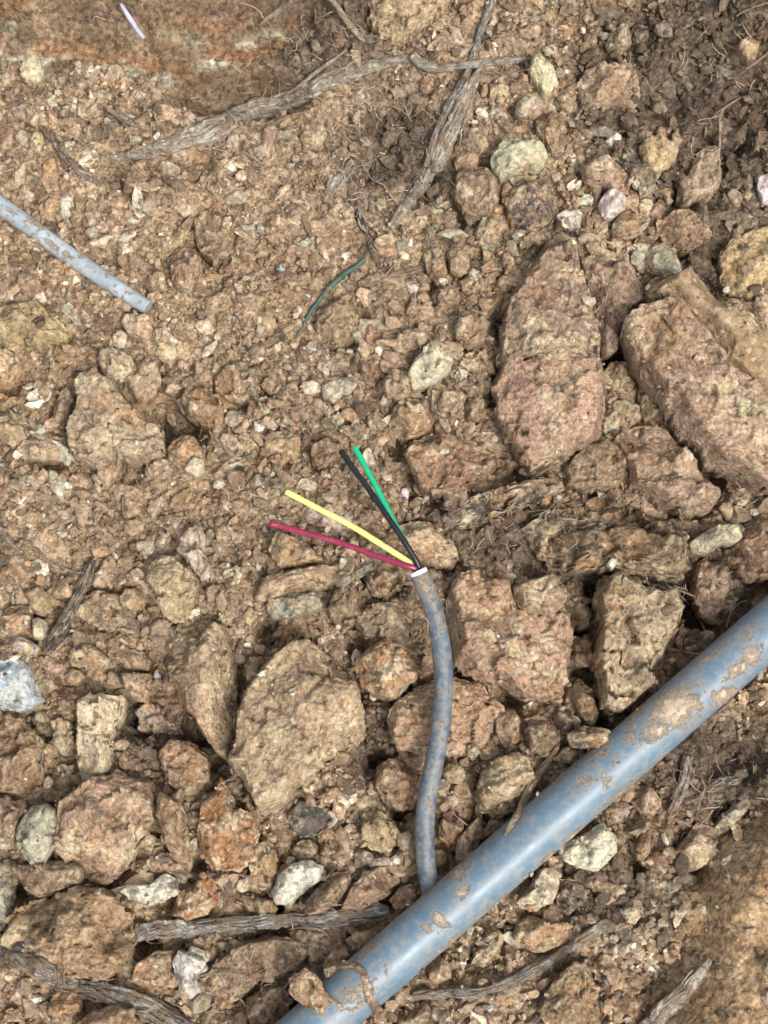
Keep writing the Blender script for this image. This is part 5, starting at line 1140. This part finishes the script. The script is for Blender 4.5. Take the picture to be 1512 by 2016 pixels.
root('twig', 'arched pinkish rootlet below the flat root flake', 'twig', [(735, 598, 1.6), (755, 580, 2), (770, 573, 2), (790, 583, 2)], col=(0.45, 0.34, 0.27), ridges=0, dz=3)
root('dark_stick', 'dark stick standing in gravel at left', 'stick', [(92, 1285, 9), (110, 1255, 13), (128, 1222, 13), (148, 1185, 12), (165, 1150, 12), (178, 1118, 9), (184, 1100, 5)], col=(0.10, 0.082, 0.072), dz=2, group=None)
root('twig', 'thin curved twig meeting the top of dark stick', 'twig', [(48, 1052, 2), (75, 1085, 3), (105, 1112, 3), (140, 1125, 3), (165, 1128, 2)], col=(0.26, 0.2, 0.15), dz=1)
root('twig', 'short pale tipped twig at left edge above the stick', 'twig', [(5, 1042, 4), (22, 1068, 5), (48, 1092, 3)], col=(0.33, 0.27, 0.21), dz=1)
root('twig', 'thin dark twig below the left cable stub', 'twig', [(145, 662, 2), (170, 678, 2.5), (200, 690, 3), (235, 692, 3), (280, 685, 2)], col=(0.20, 0.17, 0.15), dz=1)
root('twig', 'vertical dark twig below the large pointed rock', 'twig', [(252, 915, 3), (246, 950, 4), (242, 990, 4), (246, 1020, 3)], col=DARK, dz=1)
root('twig', 'rootlet arching into the dark hole', 'twig', [(315, 772, 2), (335, 778, 2.5), (352, 795, 2.5), (362, 815, 2)], col=(0.35, 0.28, 0.2), ridges=0, dz=5)
root('twig', 'pale thin rootlet right of the round orange stone', 'twig', [(412, 850, 2), (440, 880, 3), (470, 902, 3), (500, 895, 2)], col=(0.40, 0.36, 0.28), ridges=0, dz=3)
root('bottom_root', 'grey lumpy root lying level near the bottom', 'root', [(268, 1838, 12), (300, 1832, 16), (350, 1830, 16), (420, 1822, 12), (500, 1816, 12), (580, 1812, 12), (640, 1812, 14), (700, 1800, 16), (745, 1795, 15), (765, 1790, 9)], col=(0.36, 0.335, 0.30), rough=0.45, sides=32, dz=3, strands=12)
root('bottom_root', 'grey brown root curving into the bottom left corner', 'root', [(-20, 1858, 22), (40, 1880, 22), (90, 1908, 20), (140, 1938, 18), (200, 1950, 20), (260, 1972, 22), (320, 2000, 20), (370, 2030, 18)], col=(0.24, 0.21, 0.185), rough=0.45, sides=32, dz=1, strands=12)
root('bottom_root', 'thin bottom root, dark with pale right end', 'root', [(815, 1962, 9), (850, 1958, 9), (900, 1955, 9), (950, 1950, 8), (1000, 1935, 9), (1050, 1908, 9), (1100, 1878, 9), (1150, 1848, 10), (1185, 1826, 11), (1206, 1822, 8)], col=(0.34, 0.305, 0.26), rough=0.45, sides=28, dz=2, strands=8)
root('bottom_root', 'pale root emerging along the clay bank, bottom right', 'root', [(1255, 2050, 18), (1290, 2012, 18), (1328, 1972, 18), (1360, 1938, 15), (1385, 1908, 10), (1398, 1888, 5)], col=(0.66, 0.57, 0.46), rough=0.3, sides=28, dz=1, strands=6)
root('root_stub', 'pale and dark upright root stub below the pipe', 'root', [(1355, 1490, 8), (1350, 1525, 11), (1340, 1555, 12), (1328, 1582, 8), (1318, 1600, 4)], col=(0.42, 0.39, 0.34), rough=0.5, dz=2, strands=6)
root('root_stub', 'grey branching root stub right of the upright stub', 'root', [(1470, 1520, 9), (1440, 1535, 12), (1410, 1545, 12), (1390, 1555, 6)], col=(0.18, 0.165, 0.15), rough=0.6, dz=1, strands=8)
root('twig', 'thin pale rootlet between the two root stubs', 'twig', [(1372, 1595, 2), (1380, 1572, 2.5), (1388, 1550, 2), (1382, 1535, 1.6)], col=PALE, ridges=0, dz=2)
root('bark_strip', 'thin bark strip lying over the upper edge of pipe', 'bark strip', [(1098, 1470, 4), (1078, 1500, 6), (1058, 1528, 8), (1040, 1556, 8), (1025, 1590, 7), (1010, 1618, 6), (994, 1645, 3)], col=(0.27, 0.21, 0.155), flat=0.5, dz=1, group=None)
FINE = [('long pale rootlet right of the tall ragged rock', [(1255, 1142, 2), (1285, 1150, 2), (1310, 1152, 2), (1335, 1170, 2), (1360, 1192, 2), (1375, 1215, 2), (1390, 1245, 1.4)]),
 ('second pale rootlet crossing the first above the pipe', [(1320, 1155, 1.6), (1345, 1165, 2), (1370, 1175, 2), (1398, 1192, 1.4)]),
 ('short pale rootlet left of the pipe by the ragged rock', [(1322, 1278, 2), (1345, 1283, 2.4), (1378, 1288, 1.8)]),
 ('pale rootlet on the wide dark clod', [(1255, 1115, 1.6), (1280, 1110, 2), (1302, 1103, 1.4)]),
 ('pale rootlet poking up beside the cube shaped stone', [(1044, 1140, 1.6), (1050, 1120, 2), (1052, 1102, 1.5)]),
 ('rootlet on the lower side of the pipe', [(1415, 1402, 2), (1428, 1390, 2.4), (1442, 1375, 1.6)]),
 ('rootlet hanging near the upper end of the pipe', [(1430, 1235, 2), (1440, 1205, 2.4), (1455, 1188, 2), (1470, 1182, 1.6)]),
 ('white rootlet curl on the clay bank at right', [(1478, 1765, 1.8), (1495, 1770, 2.2), (1512, 1780, 1.6)]),
 ('thin rootlet under the left end of bottom root', [(382, 1925, 1.8), (410, 1918, 2.4), (440, 1915, 2), (466, 1916, 1.4)]),
 ('thick rootlet splaying at the bottom edge', [(400, 2025, 4), (412, 2000, 5), (420, 1985, 4), (425, 1965, 2)]),
 ('curly rootlet beside the wide flat earthy slab', [(570, 1830, 1.6), (600, 1826, 2), (630, 1830, 2), (648, 1845, 2), (660, 1860, 1.6)]),
 ('rootlet along the edge of the earthy slab', [(560, 1945, 2), (575, 1925, 2), (582, 1905, 1.6), (580, 1892, 1.4)]),
 ('pale rootlet under the large orange-edged rock', [(1052, 940, 1.4), (1075, 925, 2), (1100, 912, 2), (1120, 902, 1.4)]),
 ('fine rootlet in gravel below the forked root', [(838, 445, 1.6), (846, 470, 2), (852, 490, 2), (858, 510, 1.4)]),
 ('rootlet above big rounded brown stone', [(872, 345, 1.6), (885, 355, 2), (898, 368, 1.4)]),
 ('pink rootlet under the level whitish root', [(948, 143, 2), (985, 143, 2.2), (1020, 140, 2), (1046, 136, 1.5)]),
 ('grey branched rootlet in the upper right soil', [(1432, 155, 4), (1450, 150, 3), (1478, 130, 3), (1512, 105, 2.5)]),
 ('hanging beaded rootlet in the upper right soil', [(1462, 190, 2), (1430, 210, 2.2), (1418, 230, 2.6), (1418, 260, 2.4), (1416, 300, 2), (1414, 350, 1.6)]),
 ('pale hair root at the top right corner', [(1450, 32, 1.6), (1465, 22, 2), (1485, 14, 2), (1512, 5, 1.4)]),
 ('rootlet curl in the top left dark soil', [(592, 30, 1.6), (596, 55, 2), (606, 80, 1.6)]),
 ('thin rootlet along the lower edge of thick root', [(505, 252, 1.6), (535, 245, 2.4), (560, 232, 2), (590, 222, 1.4)]),
 ('rootlet arc left of hanging dark root', [(643, 235, 1.5), (652, 258, 2), (664, 280, 1.5)])]
for lab, pts in FINE:
    root('rootlet', lab, 'rootlet', pts, col=(0.46, 0.37, 0.27), ridges=0, rough=0.12, sides=8, dz=2.2, win=15, group='fine pale rootlets', flat=1.0)

# ------------------------------------------------------------------ things on the pipe, leaf, late stones
stone('dead_leaf', 'curled grey dead leaf scrap near the picture centre', 'leaf', 'grey', 4.5, '634,766 641,755 665,748 700,740 707,756 700,769 685,778 672,781 656,796 646,788 638,801', on_top=True, facets=1, rough=0.7, mat=M_CLEAN)
stone('leaf_scrap', 'small grey green leaf scrap near the crossed roots', 'leaf', 'green', 3.0, '688,98 696,92 706,100 712,125 704,130 692,118', on_top=True, facets=0, rough=0.4)
stone('rock', 'tan splintered ledge lying across the large orange-edged rock', 'rock', 'tan', 7, '1015,716 1035,690 1050,662 1098,655 1140,688 1160,705 1130,716 1092,712 1060,702', on_top=True, group=G_R, zoff=-2)
stone('rock', 'curved pinkish flake stuck on the biggest rock', 'rock', 'pink', 6, '1303,615 1318,620 1345,640 1357,666 1346,676 1325,656 1312,636', on_top=True, group=G_R, zoff=-1)
stone('rock', 'white crusted fragment on the right end of biggest rock', 'rock', 'cream', 5, '1432,748 1470,756 1520,795 1530,840 1470,832 1440,802', on_top=True, group=G_R, zoff=-2, rough=1.5, mat=M_ROCK)
stone('soil_clod', 'dark soil lump pressed against the upper edge of pipe', 'soil clod', 'dark', 9, '1112,1447 1150,1428 1200,1436 1217,1456 1192,1472 1152,1474 1118,1467', on_top=True, zoff=-3, rough=1.5)
stone('rock', 'reddish flake resting on the lower left of pipe', 'rock', 'red', 8, '568,1927 600,1905 626,1920 641,1950 662,1975 684,1982 640,1997 600,1982 570,1957', on_top=True, group=G_R, zoff=-2)

# mud crust across the lower end of the pipe: a raised crumbly ridge that follows its curve
def pipe_crust():
    pts = catmull([(640, 1918, 9), (662, 1908, 10), (690, 1903, 9), (712, 1912, 8), (722, 1935, 8), (728, 1962, 9), (740, 1988, 10), (744, 2012, 8)], 3.0)
    z = np.full(len(pts), 0.014)
    for _ in range(6):
        w = at(pts[:, 0], pts[:, 1], z)
        d = np.cross(w[:, :2] - pa[None, :2], (pb - pa)[:2] / np.linalg.norm((pb - pa)[:2]))
        zc_ = np.interp(w[:, 0], PC[:, 0], PC[:, 2])
        z = zc_ + np.sqrt(np.maximum(PIPE_R ** 2 - d ** 2, (0.15 * PIPE_R) ** 2))
    C = at(pts[:, 0], pts[:, 1], z - 0.0003)
    V, F, uv, caps = sweep(C, pts[:, 2] * PXM, 18, seed=4, rough=0.7, flat=0.75)
    link('mud_crust', tube_mesh(V, F, uv, caps), M_ROCK, label='ragged mud crust ring across the lower end of the pipe', cat='mud', color=PAL['gbrown'])
    raise_h(V)
pipe_crust()

# ------------------------------------------------------------------ gravel too plentiful to count
def ico(sub):
    bm = bmesh.new(); bmesh.ops.create_icosphere(bm, subdivisions=sub, radius=1.0)
    v = np.array([q.co[:] for q in bm.verts]); f = np.array([[q.index for q in t.verts] for t in bm.faces]); bm.free()
    return v, f

def crumb_templates(sub, k, rng):
    v0, f = ico(sub); out = []
    for _ in range(k):
        v = v0.copy()
        for _c in range(11 if sub > 1 else 4):
            nrm = rng.normal(size=3); nrm /= np.linalg.norm(nrm); d = rng.uniform(0.38, 0.75)
            ex = np.maximum(v @ nrm - d, 0); v = v - ex[:, None] * nrm
        v *= 1 + 0.10 * rng.normal(size=(len(v), 1))
        v *= np.array([rng.uniform(1.0, 1.7), rng.uniform(0.75, 1.15), rng.uniform(0.5, 0.9)])
        out.append(v)
    return np.array(out), f

FULL_H = H.copy()
TPOLY = [np.array(p) for p in TRACED]
# cells that are stone, pipe or cable rather than open soil
OPEN = sstep(0.0035, 0.0012, FULL_H - T0)
slope = np.hypot(*np.gradient(T0, HD))

def region_colours(px, py, x, y, rng, n):
    base = soil_colour(px, py, x, y)
    names = ['tan', 'brown', 'pink', 'cream', 'white', 'gbrown', 'orange', 'red', 'green', 'dark']
    pr = np.array([.27, .20, .10, .13, .022, .15, .04, .04, .045, .06])
    pick = rng.choice(len(names), size=n, p=pr / pr.sum())
    c = np.array([PAL[k] for k in names])[pick]
    k = rng.uniform(0.0, 0.75, (n, 1))
    dark = np.clip((0.17 - base.mean(1)) / 0.1, 0, 1)[:, None]
    k = np.clip(k + 0.85 * dark, 0, 0.97)
    return (c * (1 - k) + base * k) * rng.uniform(0.7, 1.3, (n, 1))

def scatter(name, label, count, rlo, rhi, sub, seed, on_rock, sink, pw=2.0, flank=False):
    rng = np.random.default_rng(seed)
    tm, f = crumb_templates(sub, 20, rng)
    x = rng.uniform(-0.215, 0.215, count); y = rng.uniform(-0.262, 0.28, count)
    px, py = proj(x, y)
    inside = (px > -130) & (px < 1640) & (py > -130) & (py < 2150)
    keep = inside | (rng.uniform(size=count) < 0.35)
    op = h_at(x, y, OPEN); sm = smooth_mask(px, py)
    dens = op + (1 - op) * on_rock
    # finer, denser material upper left and centre, sparser in the clay
    if flank: dens = np.clip(h_at(x, y, FLANK) * 1.3, 0, 1)
    dens = dens * (1 - (0.97 if rlo > 0.0015 else 0.86) * sm)
    pit = 0 * px
    for (qx_, qy_, r_, d_) in PITS: pit = np.maximum(pit, d_ / 8.0 * np.exp(-((px - qx_) ** 2 + (py - qy_) ** 2) / (r_ * 1.1) ** 2))
    dens = dens * (1 - 0.9 * np.clip(pit, 0, 1))
    keep &= rng.uniform(size=count) < dens
    # never on the pipe, cable or conduit
    q = np.stack([x, y], 1); ab = (pb - pa)[:2]; ab = ab / np.linalg.norm(ab)
    keep &= np.abs(np.cross(q - pa[None, :2], ab)) > PIPE_R * 0.92
    for line in CLEAR:
        d2 = np.min(((q[:, None, :] - line[None, ::6, :2]) ** 2).sum(-1), 1); keep &= d2 > 0.0038 ** 2
    for ln, lr in (LINES if rlo > 0.0005 else []):
        lo_, hi_ = ln[:, :2].min(0) - 0.006, ln[:, :2].max(0) + 0.006
        m_ = np.nonzero(keep & (q[:, 0] > lo_[0]) & (q[:, 0] < hi_[0]) & (q[:, 1] > lo_[1]) & (q[:, 1] < hi_[1]))[0]
        if len(m_):
            d2 = np.sqrt(((q[m_][:, None, :] - ln[None, ::2, :2]) ** 2).sum(-1)) - lr[None, ::2]
            keep[m_[d2.min(1) < 0.5 * (rlo + rhi)]] = False
    x, y, px, py = x[keep], y[keep], px[keep], py[keep]; n = len(x)
    r = rlo + (rhi - rlo) * rng.uniform(size=n) ** pw
    # coarser toward the rubble at the bottom and right
    T = tm[rng.integers(0, len(tm), n)]
    A = rng.normal(size=(n, 4)); A /= np.linalg.norm(A, axis=1)[:, None]
    w_, i_, j_, k_ = A.T * np.array([[1], [.35], [.35], [1]]); nn = np.sqrt(w_**2 + i_**2 + j_**2 + k_**2); w_, i_, j_, k_ = w_/nn, i_/nn, j_/nn, k_/nn
    Rm = np.stack([np.stack([1-2*(j_*j_+k_*k_), 2*(i_*j_-k_*w_), 2*(i_*k_+j_*w_)], -1), np.stack([2*(i_*j_+k_*w_), 1-2*(i_*i_+k_*k_), 2*(j_*k_-i_*w_)], -1),
                   np.stack([2*(i_*k_-j_*w_), 2*(j_*k_+i_*w_), 1-2*(i_*i_+j_*j_)], -1)], 1)
    V = np.einsum('nab,nvb->nva', Rm, T) * r[:, None, None]
    z = (np.minimum(h_at(x, y), h_at(x, y, T0) + 0.0045) if flank else h_at(x, y)) + r * sink
    V += np.stack([x, y, z], -1)[:, None, :]
    nv = T.shape[1]
    Fa = (f[None] + (np.arange(n) * nv)[:, None, None]).reshape(-1, 3)
    me = mesh_fast(name, V.reshape(-1, 3), Fa, 3, smooth=False)
    c = region_colours(px, py, x, y, rng, n)
    put_attr(me, 'tint', np.repeat(c, nv, 0))
    link(name, me, M_GRAVEL, label=label, cat='gravel', kind='stuff')
    raise_h(V[:, :, :].reshape(-1, 3)[::3])
CLEAR = [CC, COND]
FLANK = np.clip(4.2 * _B * (1 - _B) - 0.35, 0, 1)
scatter('angular_rubble', 'broken angular flakes banked against the larger stones', 3600, 0.0022, 0.0056, 2, 14, 0.0, 0.1, 1.6, flank=True)
scatter('gravel', 'loose tan gravel covering the trench floor', 9500, 0.0017, 0.0046, 2, 11, 0.012, 0.4, 2.0)
scatter('fine_gravel', 'fine brown crumbs between the stones', 26000, 0.0008, 0.0020, 1, 12, 0.035, 0.4, 1.8)
scatter('soil_grains', 'sandy grains lying over soil and rocks', 34000, 0.00035, 0.0009, 1, 13, 0.10, 0.25, 1.5)

# hair-thin root fibres
def fibres(count, seed):
    rng = np.random.default_rng(seed); Vs, Fs, off = [], [], 0
    for k in range(count):
        if rng.uniform() < 0.55:
            cx, cy, sx, sy = [(620, 100, 90, 60), (780, 250, 60, 80), (420, 250, 120, 40), (1400, 180, 80, 90), (680, 380, 50, 60), (1350, 1180, 70, 40), (450, 1950, 90, 40), (1000, 1020, 80, 40), (1380, 1560, 60, 50)][rng.integers(0, 9)]
            x0, y0 = rng.normal(cx, sx), rng.normal(cy, sy)
        else: x0, y0 = rng.uniform(0, 1512), rng.uniform(0, 2016)
        if abs((y0 - 1825) + 0.866 * (x0 - 756) - 73) < 130: continue
        L = rng.uniform(15, 60); a = rng.uniform(0, 6.28); m = 7; p = [(x0, y0)]
        for _ in range(m - 1):
            a += rng.normal(0, 0.35); p.append((p[-1][0] + math.cos(a) * L / m, p[-1][1] + math.sin(a) * L / m))
        p = np.array(p); w = at(p[:, 0], p[:, 1], 0.004); z = box1(h_at(w[:, 0], w[:, 1]), 3) + 0.0006 + 0.002 * rng.uniform() * np.sin(np.linspace(0, 3.1, m))
        C_ = at(p[:, 0], p[:, 1], z)
        V, F, uv, _ = sweep(C_, np.full(m, rng.uniform(0.00010, 0.00024)) * np.linspace(1, 0.5, m), 4, cap=False)
        Vs.append(V); Fs.append(F + off); off += len(V)
    me = mesh_fast('root_fibres', np.vstack(Vs), np.vstack(Fs), 4)
    link('root_fibres', me, NTfib, label='hair-thin pale root fibres caught in the soil', cat='root fibres', kind='stuff')
_s = NT('root_fibre'); _c = _s.mix(_s.noise(_s.pos(), 40, 2), (0.22, 0.16, 0.10), (0.55, 0.46, 0.34)); _s.t.links.new(_c, _s.b.inputs['Base Color']); _s.b.inputs['Roughness'].default_value = 0.8
NTfib = _s.m
fibres(760, 21)
